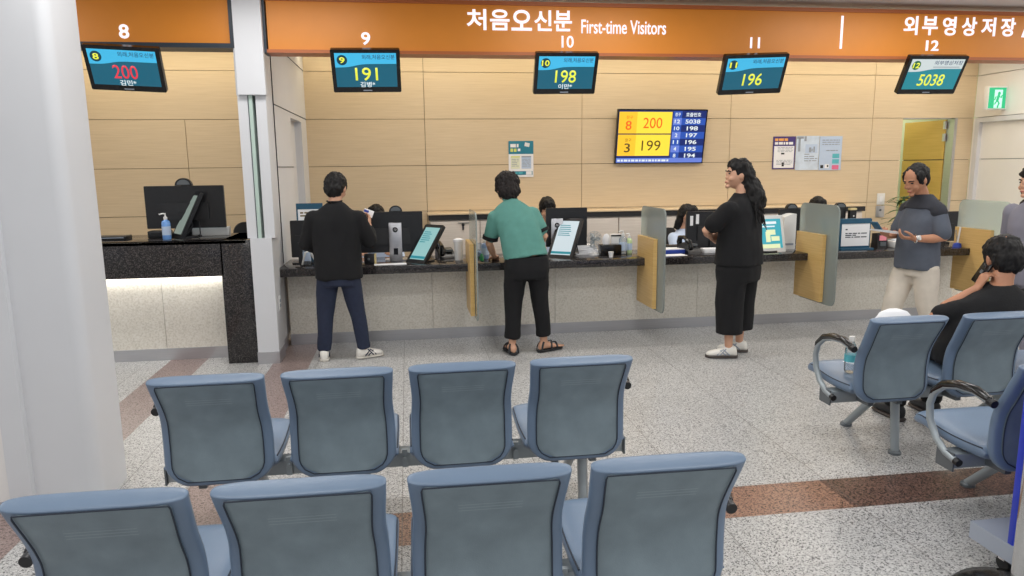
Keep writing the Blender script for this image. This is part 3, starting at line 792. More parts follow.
m4 = monitor(2.99, 6.72, ZC, .56, .36, 'black monitor with two white stickers on its back', 0, lift=.025)
MB().bx(-.245, -.215, -.004, 0, .25, .345).bx(-.185, -.155, -.004, 0, .265, .36).build('sticker', M_['paper'], m4, False)
monitor(-.945, 6.6, ZC, .2, .33, 'black monitor partly hidden behind the man in dark shirt', 0, lift=.06)
monitor(4.06, 6.75, ZC, .72, .36, 'wide black monitor behind the hazy glass partition and framed notice', 0, lift=.03)
monitor(5.52, 6.75, ZC, .42, .31, 'black monitor at the end of the counter beside the man reading papers', 0, lift=.02)

def tablet(x, y, z, phi, tau, label, scr, w_=.235, h=.41, frame='black', lines=0):
    """signature tablet: a slab leaning back on a bent arm; phi = degrees it turns towards -x"""
    t = thing('signature_tablet', label, 'tablet', (x, y, z), -math.radians(phi), 'signature tablets along the counters')
    R = Matrix.Rotation(-math.radians(tau), 4, 'X')
    MB().prism([(a, b+h/2) for a, b in rrect(w_, h, .012)], -.0, .03).xf(R).build('housing', M_[frame], t)
    s = MB().bx(-w_/2+.03, w_/2-.03, -.002, 0, .04, h-.035).xf(R).build('screen', scr, t, False)
    if lines:
        mb = MB(); r = random.Random(lines)
        for k in range(6):
            zz = h-.09-k*.022; x = -w_/2+.045; l = r.uniform(.06, .13); mb.bx(x, x+l, -.003, -.002, zz, zz+.008)
        mb.xf(R).build('screen_text', M_['scr_teal2'], s, False)
        MB().bx(-w_/2+.03, w_/2-.03, -.003, -.002, .05, .075).xf(R).build('screen_bar', M_['scr_teal2'], s, False)
    sy, cz = math.sin(math.radians(tau)), math.cos(math.radians(tau))
    MB().tube([(0, .03+h*.45*sy, h*.45*cz), (0, .06+h*.42*sy, h*.26*cz), (0, .03+h*.3*sy, .02)], .017, 10).build('arm', M_['black'], t)
    MB().prism(rrect(.15, .17, .03), 0, .014, 'z').xf(Matrix.Translation((0, .03+h*.3*sy, 0))).build('base', M_['black'], t)
    MB().tube([(.03, .05+h*.45*sy, h*.4*cz), (.08, .10+h*.4*sy, .14), (.11, .09+h*.4*sy, .03), (.05, .1+h*.35*sy, .01)], .005, 8).build('cable', M_['blackm'], t)
    return t
tablet(-1.945, 6.36, Z8, 56, 27, 'dark tablet leaning beside the blue sanitizer on the taller counter', M_['tabgrey'], h=.43)
tablet(.045, 6.42, ZC, 46, 40, 'dark tablet with pale mint screen next to the silver monitor stand', M_['tabscr'], h=.425, lines=3)
tablet(1.37, 6.44, ZC, 36, 38, 'dark tablet with white screen of handwriting beside the green topped woman', M_['tabscr2'], w_=.255, h=.45, lines=5)
t3 = tablet(3.44, 6.42, ZC, -8, 14, 'white framed teal screen standing beside the woman in black', M_['tabscr3'], .36, .36, 'offwhite')
R14 = Matrix.Rotation(-math.radians(14), 4, 'X')
MB().bx(-.02, .08, -.004, -.002, .17, .22).bx(.03, .12, -.004, -.002, .11, .155).bx(-.03, .02, -.004, -.002, .10, .2).bx(-.14, .12, -.004, -.002, .04, .08).xf(R14).build('screen_shapes', M_['tabyel'], t3, False)
MB().bx(-.10, .10, -.004, -.002, .275, .30).bx(-.06, .08, -.004, -.002, .245, .258).xf(R14).build('screen_text', M_['whitetx'], t3, False)
bx_ = thing('document_holder', 'tall white box standing behind the white framed teal screen', 'box', (3.74, 6.62, ZC))
MB().prism([(-.06, 0), (.07, 0), (.07, .35), (.03, .35), (-.06, .32)], 0, .2).build('shell', M_['offwhite'], bx_, False); MB().bx(-.04, .05, -.002, 0, .04, .06).build('slot', M_['greyprint'], bx_, False)

def pump_bottle(x, y, z, r, h, body, label, liq=None, cap='offwhite'):
    t = thing('pump_bottle', label, 'bottle', (x, y, z), .3, 'pump bottles on the counters')
    MB().lathe((0, 0, 0), [(r*.9, 0), (r, .006), (r, h*.72), (r*.85, h*.8), (r*.35, h*.86), (r*.35, h*.9)], 20).build('bottle', body, t)
    if liq: MB().lathe((0, 0, 0), [(r*.93, .004), (r*.94, h*.55), (r*.9, h*.56)], 20).build('liquid', liq, t)
    MB().lathe((0, 0, 0), [(r*.45, h*.87), (r*.45, h*.98), (r*.2, h), (r*.12, h*1.12)], 14).build('pump', M_[cap], t)
    MB().tube([(0, 0, h*1.12), (-r*.5, 0, h*1.13), (-r*1.2, 0, h*1.10)], r*.16, 8).build('nozzle', M_[cap], t)
    MB().lathe((0, 0, 0), [(r*1.01, h*.2), (r*1.01, h*.58)], 20).build('paper_label', M_['ltblue'], t)
    return t
pump_bottle(-1.98, 6.26, Z8, .034, .19, M_['gel'], 'blue hand sanitizer pump bottle on the taller counter', None)
pump_bottle(-.90, 6.5, ZC, .035, .2, M_['clearp'], 'clear pump bottle beside the sleeve of the man in dark shirt', None)
pump_bottle(2.03, 6.6, ZC, .04, .2, M_['clearp'], 'clear pump bottle next to the wooden partition edge', None)
pump_bottle(2.115, 6.68, ZC, .03, .17, mat('lime_bottle', (206, 226, 170), .3), 'small lime green pump bottle next to the partition', None)
pump_bottle(.70, 6.6, ZC, .035, .17, M_['palebl'], 'pale blue pump bottle in front of the green topped woman', None)

# taller counter: flat black devices, papers
d = thing('card_reader', 'flat black device beside the big white column on granite top', 'device', (-2.41, 6.35, Z8)); MB().bx(-.14, .1, -.06, .08, 0, .035, .006).build('body', M_['black'], d); MB().bx(-.12, .08, -.064, -.058, .018, .024).build('trim_line', M_['greyprint'], d, False)
d = thing('ticket_printer', 'small black box beside the blue sanitizer bottle', 'device', (-2.1, 6.45, Z8)); MB().bx(-.08, .08, -.05, .1, 0, .06, .008).build('body', M_['black'], d); MB().bx(-.05, .05, -.052, -.049, .035, .042).build('slot', M_['blackg'], d, False)
d = tag(MB().bx(-1.93, -1.55, 6.52, 6.6, Z8, Z8+.075, .004).build('paper_tray', M_['offwhite'], None), 'low white tray behind the dark leaning tablet on taller counter', 'tray')

# position 9
d = thing('desk_sign', 'dark teal desk sign with white card behind the man in dark shirt', 'sign', (-.90, 6.85, ZC), .0)
MB().prism(rrect(.24, .012, .004), 0, .53, 'z').build('board', M_['tealdk'], d); plate('card', -.105, .085, .35, .475, -.006, M_['paper'], d); bars(d, -.085, .05, .395, .45, 2, M_['tvb'], -.0072, .5, 21); MB().bx(-.1, .1, -.05, .05, 0, .012).build('foot', M_['tealdk'], d, False)
d = tag(MB().tube([(-.93, 6.42, ZC+.02), (-.9, 6.4, ZC+.12), (-.86, 6.42, ZC+.14), (-.84, 6.44, ZC+.08), (-.80, 6.4, ZC+.012)], .009, 8).build('white_cable', M_['offwhite'], None), 'white looped cable beside the clear pump bottle', 'cable')
d = thing('desk_box', 'small black box with cream side beside the silver monitor stand', 'box', (-.345, 6.48, ZC)); MB().bx(-.055, .035, -.04, .06, 0, .085, .003).build('body', M_['black'], d); MB().bx(.035, .05, -.04, .06, 0, .085).build('cream_side', M_['cream'], d, False); MB().ell((-.015, -.041, .045), (.012, .003, .012)).build('knob', M_['dgrey_metal'], d)
d = tag(MB().box((-.17, 6.38, ZC+.002), (.28, .1, .004), Matrix.Rotation(.08, 3, 'Z')).build('paper_slip', M_['paper'], None, False), 'white paper slip lying beside the mint screen tablet', 'paper')
def phone(x, y, label):
    t = thing('telephone', label, 'telephone', (x, y, ZC), .2, 'desk telephones')
    MB().prism([(0, 0), (.2, 0), (.2, .09), (.03, .035)], -.08, .08, 'x').build('base', M_['black'], t)
    MB().tube([(-.055, .0, .06), (-.055, .03, .115), (-.055, .12, .15), (-.055, .19, .14), (-.055, .2, .1)], [.028, .024, .018, .024, .028], 10).build('handset', M_['blackg'], t)
    MB().bx(0, .06, .06, .16, .065, .085).build('keypad', M_['dgrey_metal'], t, False)
    return t
phone(.36, 6.6, 'black telephone between the mint screen tablet and the white cup'); phone(2.72, 6.5, 'black telephone in front of the monitor with two stickers')
d = thing('drinks_tumbler', 'tall white tumbler beside the black telephone', 'cup', (.45, 6.55, ZC)); MB().lathe((0, 0, 0), [(.036, 0), (.045, .17), (.043, .19), (.03, .195)], 20).build('cup', M_['offwhite'], d); MB().lathe((0, 0, 0), [(.047, .17), (.047, .19), (.02, .2)], 20).build('lid', M_['paper'], d)
d = thing('glue_bottle', 'little bottle with a green cap in front of the clear tray', 'bottle', (.655, 6.47, ZC)); MB().lathe((0, 0, 0), [(.018, 0), (.018, .04), (.01, .05)], 14).build('bottle', M_['clearp'], d); MB().lathe((0, 0, 0), [(.02, .0), (.02, .035), (.006, .06)], 14).build('cap', M_['greenpl'], d)
d = thing('acrylic_tray', 'clear acrylic organiser near the hand of the green topped woman', 'tray', (.64, 6.72, ZC)); MB().bx(-.09, .09, -.06, .06, 0, .012).bx(-.09, -.082, -.06, .06, 0, .11).bx(.082, .09, -.06, .06, 0, .11).bx(-.09, .09, .054, .06, 0, .13).bx(-.09, .09, -.06, -.054, 0, .08).build('tray', M_['clearp'], d, False); MB().bx(-.07, .06, -.04, .04, .012, .05).build('divider', M_['palebl'], d, False)

# position 10
fan = thing('desk_fan', 'small grey desk fan behind the white screen tablet', 'fan', (1.76, 6.66, ZC))
MB().lathe((0, 0, 0), [(.06, 0), (.055, .015), (.015, .03)], 20).build('base', M_['offwhite'], fan); MB().cyl((0, 0, .02), (0, .02, .12), .009).build('stem', M_['offwhite'], fan)
g = MB()
for r in (.03, .045, .06, .075): g.tube([(r*math.cos(2*PI*k/24), -.03+.3*r*r/.075, .15+r*math.sin(2*PI*k/24)) for k in range(25)], .002, 5, False)
for k in range(12): a = 2*PI*k/12; g.tube([(0, -.03, .15), (.075*math.cos(a), -.005, .15+.075*math.sin(a)), (.03*math.cos(a), .04, .15+.03*math.sin(a))], .0015, 5, False)
g.build('grille', M_['grey_metal'], fan); MB().ell((0, .03, .15), (.028, .035, .028)).build('motor', M_['offwhite'], fan)
for k in range(3):
    a = 2*PI*k/3; MB().ell((.035*math.cos(a), 0, .15+.035*math.sin(a)), (.032, .004, .02), Matrix.Rotation(-a, 3, 'Y')).build('blade', M_['clearp'], fan)
d = thing('tissue_box', 'black tissue box with a white tissue sticking up', 'box', (1.90, 6.6, ZC)); MB().bx(-.10, .10, -.05, .06, 0, .10, .004).build('box', M_['blackg'], d)
mb = MB(); mb.loft([[V((r*math.cos(2*PI*k/14)*(1+.25*math.sin(3*2*PI*k/14)), .4*r*math.sin(2*PI*k/14), z)) for k in range(14)] for r, z in ((.028, .098), (.036, .13), (.032, .16), (.02, .19), (.006, .2))]); mb.xf(Matrix.Translation((-.03, .02, 0))).build('tissue', M_['paper'], d)
d = thing('card_stand', 'white box and card leaning behind the black tissue box', 'box', (1.99, 6.72, ZC)); MB().bx(-.05, .06, -.02, .05, 0, .185, .003).build('body', M_['offwhite'], d); MB().bx(-.05, .06, -.024, -.02, .165, .18).build('band', M_['blackm'], d, False)
d = thing('paper_cup', 'tiny white paper cup at the counter edge before the tissue box', 'cup', (1.86, 6.42, ZC)); MB().lathe((0, 0, 0), [(.018, 0), (.025, .05), (.021, .05), (.015, .005)], 16).build('cup', M_['paper'], d); MB().lathe((0, 0, 0), [(.026, .047), (.026, .052), (.022, .052)], 16).build('rim', M_['offwhite'], d)
d = thing('document_sheaf', 'sheaf of white documents behind the white screen tablet', 'paper', (1.68, 6.75, ZC))
for k in range(4): MB().box((random.uniform(-.02, .02), 0, .012+k*.022), (.2, .2, .02), Matrix.Rotation(random.uniform(-.2, .2), 3, 'Z')).build('sheets', M_['paper'], d, False)
d = thing('ink_jar', 'small dark jar with white lid beside the lime bottle', 'jar', (2.03, 6.8, ZC)); MB().lathe((0, 0, 0), [(.025, 0), (.025, .08), (.02, .09)], 16).build('jar', M_['offwhite'], d); MB().lathe((0, 0, 0), [(.02, .09), (.02, .12)], 16).build('lid', M_['blackm'], d)

# position 11
d = thing('file_tray', 'blue file tray in front of the staff member in light blue', 'tray', (2.53, 6.62, ZC)); MB().bx(-.12, .12, -.08, .1, 0, .035).build('tray', M_['bluepl'], d, False); MB().bx(-.11, .11, -.07, .09, .035, .042).build('paper', M_['paper'], d, False)
d = thing('keyboard', 'black keyboard beside the blue file tray', 'keyboard', (2.62, 6.78, ZC)); MB().bx(-.1, .16, -.06, .07, 0, .05, .004).build('body', M_['blackm'], d)
for k in range(3): MB().bx(-.09, .15, -.05+.035*k, -.02+.035*k, .05, .056).build('key_row', M_['black'], d, False)
d = tag(MB().box((2.47, 6.42, ZC+.002), (.22, .13, .004), Matrix.Rotation(.1, 3, 'Z')).build('form_sheet', M_['paper'], None, False), 'white form lying in front of the blue file tray', 'paper')
d = tag(MB().box((2.98, 6.56, ZC+.02), (.34, .12, .04), None, .004).build('ring_binder', M_['paper'], None), 'white binder lying under the monitor with two stickers', 'binder')
# position 12
d = thing('notice_stand', 'teal framed desk notice holding a white printed sheet', 'sign', (4.34, 6.45, ZC), .02)
MB().bx(-.165, .165, 0, .02, 0, .305, .004).build('frame', M_['tealdk'], d); MB().bx(-.175, .175, -.05, .06, 0, .015).build('foot', M_['tealdk'], d, False); MB().bx(-.165, .165, -.008, .0, .255, .30).build('top_rail', M_['tealdk'], d, False)
s = plate('sheet', -.15, .15, .035, .255, 0, M_['paper'], d, .003); bars(s, -.11, .03, .19, .205, 1, M_['seam'], -.0034, .8, 31); bars(s, -.11, .12, .11, .165, 3, M_['seam'], -.0034, .55, 32)
d = thing('card_terminal', 'black card terminal with pink screen beside the teal notice', 'device', (4.68, 6.55, ZC)); MB().prism([(-.05, 0), (.06, 0), (.05, .14), (-.03, .15)], -.055, .055, 'x').build('body', M_['black'], d); MB().bx(-.035, .035, -.052, -.04, .075, .125).build('screen', mat('pink_screen', (200, 120, 130), .3, emit=.4), d, False); MB().bx(-.03, .03, -.054, -.045, .02, .06).build('keypad', M_['dgrey_metal'], d, False)
d = thing('receipt_printer', 'white receipt printer with paper next to the card terminal', 'device', (4.86, 6.5, ZC)); MB().bx(-.09, .07, -.06, .1, 0, .07, .01).build('body', M_['offwhite'], d); MB().bx(-.07, .05, 0, .08, .07, .078).build('lid', M_['greyprint'], d, False); MB().ell((-.02, .02, .08), (.05, .03, .02)).build('paper_roll', M_['paper'], d)
d = thing('pen_stand', 'clear pen stand with blue base at the counter end', 'stationery', (5.42, 6.4, ZC)); MB().lathe((0, 0, 0), [(.04, 0), (.035, .035), (.012, .045)], 16).build('base', M_['bluepl'], d); MB().cyl((0, 0, .03), (.02, 0, .2), .008).build('pen', M_['offwhite'], d); MB().cyl((.01, .01, .03), (-.02, .01, .17), .008).build('pen', M_['clearp'], d)
# small domed webcams on top of monitors
def webcam(x, y, z, label, s=1.0):
    t = thing('webcam', label, 'webcam', (x, y, z), 0, 'domed webcams above the monitors')
    MB().prism([(.06*s*math.cos(PI*k/16), .055*s*math.sin(PI*k/16)) for k in range(17)], -.02, .02).build('housing', M_['black'], t)
    MB().prism([(.045*s*math.cos(PI*k/16), .008+.036*s*math.sin(PI*k/16)) for k in range(17)], -.023, -.02).build('face', M_['dgrey_metal'], t)
    MB().bx(-.02, .02, -.02, .035, -.02, 0).build('clip', M_['black'], t, False)
webcam(-.11, 6.636, 1.201, 'domed dark webcam on the silver stand monitor'); webcam(3.83, 6.766, 1.141, 'domed dark webcam behind the white framed teal screen'); webcam(4.36, 6.766, 1.141, 'domed dark webcam above the teal framed notice')
webcam(-1.875, 6.476, 1.466, 'wide domed webcam on the monitor of the taller counter', 1.15)
d = thing('badge_scanner', 'slim black scanner post with silver clip above the teal framed notice', 'device', (4.47, 6.72, ZC)); MB().bx(-.035, .035, -.02, .02, 0, .37).build('post', M_['black'], d, False); MB().bx(-.035, .035, -.024, .02, .37, .39).build('clip', M_['cream'], d, False); MB().ell((.005, -.022, .31), (.008, .004, .008)).build('sensor', M_['offwhite'], d)

# office chairs behind the counters
def office_chair(x, y, rz, label, top=1.02):
    t = thing('office_chair', label, 'chair', (x, y, 0), rz, 'staff chairs behind the counters')
    MB().prism(rrect(.46, .46, .1), .42, .48, 'z').build('seat', M_['blackm'], t)
    MB().prism([(a, b+top-.25) for a, b in rrect(.42, .5, .12, 6)], -.24, -.20).build('backrest', M_['blackm'], t)
    MB().tube([(0, -.22, top-.35), (0, -.24, .5), (0, -.1, .4)], .02, 8).build('back_post', M_['black'], t)
    MB().cyl((0, 0, .08), (0, 0, .42), .025).build('gas_lift', M_['chrome'], t)
    b = MB()
    for k in range(5): a = 2*PI*k/5; b.tube([(0, 0, .09), (.28*math.cos(a), .28*math.sin(a), .06)], [.025, .018], 8)
    b.build('star_base', M_['black'], t)
    for k in range(5):
        a = 2*PI*k/5; MB().cyl((.28*math.cos(a)-.02*math.sin(a), .28*math.sin(a)+.02*math.cos(a), .03), (.28*math.cos(a)+.02*math.sin(a), .28*math.sin(a)-.02*math.cos(a), .03), .03).build('caster', M_['blackm'], t)
office_chair(-2.1, 7.35, PI, 'black office chair partly hidden by the wide monitor on the taller counter', 1.07)
office_chair(-1.60, 7.98, PI+.4, 'black office chair beside the wall end at the taller counter', 1.03)

# plant by the doorway
pt = thing('potted_plant', 'green leafy plant standing behind the man beside the doorway', 'plant', (6.24, 8.33, 0))
MB().lathe((0, 0, 0), [(.11, 0), (.15, .28), (.14, .3), (.1, .28)], 20).build('pot', M_['offwhite'], pt)
MB().tube([(0, 0, .25), (.01, 0, .8), (0, .0, 1.15)], .014, 8).build('stem', M_['leaf'], pt)
lv = MB(); rr = random.Random(4)
for k in range(46):
    a = rr.uniform(0, 2*PI); l = rr.uniform(.18, .32); z0 = rr.uniform(.7, 1.15); up = rr.uniform(.1, .9)
    d_ = V((math.cos(a), math.sin(a), up)).normalized(); s_ = d_.cross(V((0, 0, 1))).normalized(); st = V((0, 0, z0))
    R_ = []
    for q in range(6):
        f = q/5; c = st+d_*l*f+V((0, 0, -.12*f*f)); w_ = .026*math.sin(PI*min(.97, f+.06)); R_.append([c-s_*w_, c+V((0, 0, .003)), c+s_*w_, c-V((0, 0, .003))])
    lv.loft(R_)
lv.build('leaves', M_['leaf'], pt)

# things on the third bench
bt = thing('water_bottle', 'clear plastic water bottle standing on the bench seat', 'bottle', (2.40, 3.53, .452))
MB().lathe((0, 0, 0), [(.028, 0), (.032, .01), (.032, .13), (.012, .17), (.012, .18)], 20).build('bottle', M_['clearp'], bt); MB().lathe((0, 0, 0), [(.0335, .06), (.0335, .1)], 20).build('paper_label', M_['cyanpr'], bt); MB().lathe((0, 0, 0), [(.015, .175), (.015, .2), (.012, .202)], 16).build('cap', M_['offwhite'], bt)
bg = MB(); rr = random.Random(9)
bg.loft([[V((2.53+r1*math.cos(2*PI*k/24)*(1+.09*math.sin(5*2*PI*k/24+z*20)), 3.44+(r1*.38)*math.sin(2*PI*k/24)+(.0 if z < .6 else -.05), z)) for k in range(24)] for r1, z in ((.08, .455), (.12, .475), (.135, .6), (.125, .72), (.11, .775), (.075, .815), (.03, .83))])
tag(bg.build('carrier_bag', M_['paper'], None, True, 80), 'white carrier bag propped on the bench seat next to the seated man', 'bag')
tag(MB().box((2.52, 3.70, .458), (.12, .09, .012), Matrix.Rotation(.5, 3, 'Z'), .004).build('folded_napkin', M_['paper'], None), 'white folded paper lying on the bench seat beside the water bottle', 'paper')

# trolley with blue panel and the belt post, at the lower corner
tr = thing('panel_trolley', 'low silver trolley carrying an upright blue panel', 'trolley', (2.2, 1.75, 0))
MB().bx(.012, .62, .0, .628, .15, .17).bx(0, .012, 0, .64, .10, .17).bx(.012, .62, .628, .64, .10, .17).build('deck', M_['silver'], tr)
MB().bx(.004, .62, .44, .465, .17, 1.05, .003).build('blue_panel', M_['blue'], tr)
for x, y in ((.09, .09), (.53, .09), (.09, .55), (.53, .55)):
    c = MB().cyl((x-.014, y, .03), (x+.014, y, .03), .03).build('caster', M_['blackm'], tr); MB().bx(x-.02, x+.02, y-.015, y+.015, .045, .15).build('fork', M_['chrome'], c, False)
st = thing('belt_post', 'chrome belt post on a round black domed base', 'post', (2.145, 2.09, 0))
MB().lathe((0, 0, 0), [(.215, 0), (.215, .014), (.20, .032), (.14, .052), (.05, .066), (.03, .075)], 36).build('base', M_['blackg'], st)
MB().lathe((0, 0, 0), [(.222, 0), (.222, .01), (.214, .016)], 36).build('base_rim', M_['chrome'], st)
MB().cyl((0, 0, .05), (0, 0, .92), .026).build('pole', M_['chrome'], st); MB().lathe((0, 0, .92), [(.032, 0), (.032, .07), (.02, .08)], 24).build('head', M_['blackg'], st)

# ------------------------------------------------------------------ people
def ering(c, hw_, hd, yaw=0, tilt=0, n=28, e=2.4, roll=0):
    """horizontal superellipse ring; tilt leans it about x, yaw about z"""
    R = Matrix.Rotation(yaw, 3, 'Z') @ Matrix.Rotation(tilt, 3, 'X') @ Matrix.Rotation(roll, 3, 'Y')
    out = []
    for k in range(n):
        a = 2*PI*k/n; ca, sa = math.cos(a), math.sin(a)
        out.append(V(c) + R @ V((math.copysign(abs(ca)**(2/e), ca)*hw_, math.copysign(abs(sa)**(2/e), sa)*hd, 0)))
    return out

def fuse(mb, name, m, voxel, smooth=4, wrinkle=0, wscale=9, parent=None, seed=0, stretch=(1, 1, 1)):
    """one continuous skin over overlapping volumes"""
    me = mb.mesh('t', None, False)
    o = bpy.data.objects.new('t', me); COL.objects.link(o)
    r = o.modifiers.new('r', 'REMESH'); r.mode = 'VOXEL'; r.voxel_size = voxel; r.adaptivity = 0
    if smooth:
        s = o.modifiers.new('s', 'SMOOTH'); s.factor = .5; s.iterations = smooth
    dg = bpy.context.evaluated_depsgraph_get()
    out = bpy.data.meshes.new_from_object(o.evaluated_get(dg)); bpy.data.objects.remove(o)
    out.name = name
    if wrinkle:
        off = V((seed*3.7, seed*1.3, seed*2.1)); nr = [n.vector.copy() for n in out.vertex_normals]
        for i, v in enumerate(out.vertices):
            q = V((v.co.x*stretch[0], v.co.y*stretch[1], v.co.z*stretch[2]))*wscale+off
            v.co += nr[i]*(wrinkle*(noise.noise(q)+.5*noise.noise(q*2.3)))
    out.materials.clear(); out.materials.append(m); out.shade_smooth()
    return link(name, out, parent)

def hand(mb, w, d, n, side, curl=.5, thumb=.6, s=1.0, spread=.1):
    """five fingers; w wrist, d direction of the hand, n palm normal, side +1 thumb towards d x n"""
    w = V(w); d = V(d).normalized(); n = V(n); n = (n-d*n.dot(d)).normalized(); x = d.cross(n)*side     # x points to the thumb side
    P = lambda a, b, c: w+(x*a+d*b+n*c)*s
    rings = []
    for b, hw_, th in ((-.015, .026, .020), (.015, .031, .019), (.05, .040, .016), (.078, .042, .014), (.092, .038, .010)):
        rings.append([P(hw_*math.cos(2*PI*k/14), b, th*.8*math.sin(2*PI*k/14)) for k in range(14)])
    mb.loft(rings)
    for i, (a, l) in enumerate(((.030, .068), (.011, .078), (-.009, .072), (-.028, .056))):
        p = V((a, .082, 0)); ang = .15; pts = [P(a, .07, 0), P(a, .086, .0)]; rad = [.0098*s, .0095*s]
        c = curl*(1+.12*i); b, z = .086, 0; dx = (a/.03)*spread
        for f, q in ((.45, .0088), (.30, .0082), (.25, .0072)):
            ang += c*.75; b += l*f*math.cos(ang); z += l*f*math.sin(ang); a += dx*l*f*.5; pts.append(P(a, b, z)); rad.append(q*s)
        mb.tube(pts, rad, 8)
    t = [(.022, .015, .004), (.046, .038, .012+.012*thumb), (.056, .066, .018+.022*thumb), (.056-.012*thumb, .092, .020+.034*thumb)]
    mb.tube([P(*q) for q in t], [.0135*s, .012*s, .0105*s, .0085*s], 8)

def head_matrix(c, yaw, pitch, roll=0):
    return Matrix.Translation(c) @ Matrix.Rotation(yaw, 4, 'Z') @ Matrix.Rotation(roll, 4, 'Y') @ Matrix.Rotation(-pitch, 4, 'X')

def head(mb, M, s=1.0, fem=False):
    """head facing +y about its centre; the chin is .115 below"""
    t = bmesh.new(); bmesh.ops.create_uvsphere(t, u_segments=28, v_segments=20, radius=1)
    for v in t.verts:
        x, y, z = v.co; X, Y, Z = x*.076, y*.094, z*.115
        if z < 0:
            k = -z; X *= 1-.30*k*k; 
            if y > 0: Y = Y*(1+.06*k)+.012*k
            else: Y *= 1-.38*k
        else:
            Y *= 1+.02*z
        if y > .5: X *= .97
        v.co = V((X, Y, Z))
    t.transform(M @ Matrix.Scale(s, 4)); mb.merge(t)
    def E(c, r, rot=None):
        q = MB().ell(c, r, rot, 14, 10); q.xf(M @ Matrix.Scale(s, 4)); mb.merge(q.bm)
    E((0, .094 if fem else .098, -.022), (.0105, .0115, .010) if fem else (.012, .014, .012)); E((0, .090, -.004), (.008, .014, .028), Matrix.Rotation(-.35, 3, 'X'))
    E((-.011, .094, -.026), (.008, .009, .007)); E((.011, .094, -.026), (.008, .009, .007))
    E((0, .092, -.057), (.022, .010, .0065)); E((0, .090, -.067), (.019, .010, .0065)); E((0, .082, -.096), (.024, .020, .017))
    E((-.04, .066, -.035), (.022, .02, .022)); E((.04, .066, -.035), (.022, .02, .022))
    E((0, .082, .026), (.05, .008 if fem else .013, .010))
    for sx in (-1, 1): E((sx*.078, -.004, -.008), (.010, .019, .031), Matrix.Rotation(sx*.25, 3, 'Z'))

def face_parts(root, M, s=1.0, brow=None):
    for sx in (-1, 1):
        q = MB().ell((sx*.032, .083, .008), (.013, .007, .0055), None, 12, 8); q.xf(M @ Matrix.Scale(s, 4)); e = q.build('eye', M_['blackm'], root)
        q = MB().tube([(sx*.014, .095, .025), (sx*.032, .094, .031), (sx*.052, .078, .026)], [.004, .005, .003], 8); q.xf(M @ Matrix.Scale(s, 4)); q.build('eyebrow', M_['hair'], root)
    q = MB().ell((0, .099, -.0615), (.022, .005, .0065), None, 12, 8); q.xf(M @ Matrix.Scale(s, 4)); q.build('lips', M_['lip'], root)

def strands(mb, M, n, seed, zlo, zhi, length, rad, front=.25, wave=.0, spread=0, back_only=False):
    """tapered locks that follow the skull then hang"""
    rr = random.Random(seed)
    for k in range(n):
        a = rr.uniform(0, 2*PI) if not back_only else rr.uniform(PI*.95, PI*2.05)
        el = rr.uniform(zlo, zhi)
        d = V((math.cos(a)*math.cos(el), math.sin(a)*math.cos(el), math.sin(el)))
        if d.y > front: continue
        pts = []; L = length*rr.uniform(.75, 1.1); ph = rr.uniform(0, 6)
        p = V((d.x*.083, d.y*.101, d.z*.122+.0)); 
        for q in range(7):
            f = q/6
            dn = max(-.2, el-f*L/.11)
            if dn > -.2 and L/.11*f < 3: 
                e2 = el-f*L/.11
            else: e2 = -.2
            if e2 > -.2:
                c = V((math.cos(a)*math.cos(e2)*.085, math.sin(a)*math.cos(e2)*.103, math.sin(e2)*.124)); last = c; fl = f
            else:
                c = last+V((last.x*spread*(f-fl)*3, last.y*spread*(f-fl)*3-.0, -(f-fl)*L))
            c = c+V((wave*math.sin(ph+f*9), wave*math.cos(ph*1.3+f*9), 0))*(f)
            pts.append(M @ c)
        mb.tube(pts, [rad*x for x in (.7, 1, 1.05, 1, .85, .6, .25)], 6)

def hair_short(root, M, m, seed, s=1.0, bald=False, full=1.0, fringe=True, nape=0, rough=.009):
    mb = MB()
    def E(c, r): mb.ell(c, r, None, 24, 16)
    E((0, -.036 if bald else -.018, .030), (.084*full, .083*full if bald else .093*full, .096*full)); E((0, -.05, -.005), (.078*full, .062*full, .085*full))
    if nape: E((0, -.052, -.03), (.08*full, .064*full, .07+nape)); E((0, -.06, .04), (.086*full, .075, .085))
    if bald: E((0, -.012, .070), (.070, .070, .050))
    if not bald:
        E((0, .03, .072), (.07, .066, .055))
        if fringe: E((0, .066, .062), (.062, .034, .030)); 
    for sx in (-1, 1): E((sx*.067, .012, .03), (.018, .045, .055)); E((sx*.074, .022, -.005), (.008, .014, .03))
    mb.xf(M @ Matrix.Scale(s, 4))
    o = fuse(mb, 'hair', m, .006, 2, rough, 42, root, seed, (1, 1, .5))
    return o

def limb(mb, pts, rad, seg=16): mb.tube(pts, rad, seg)

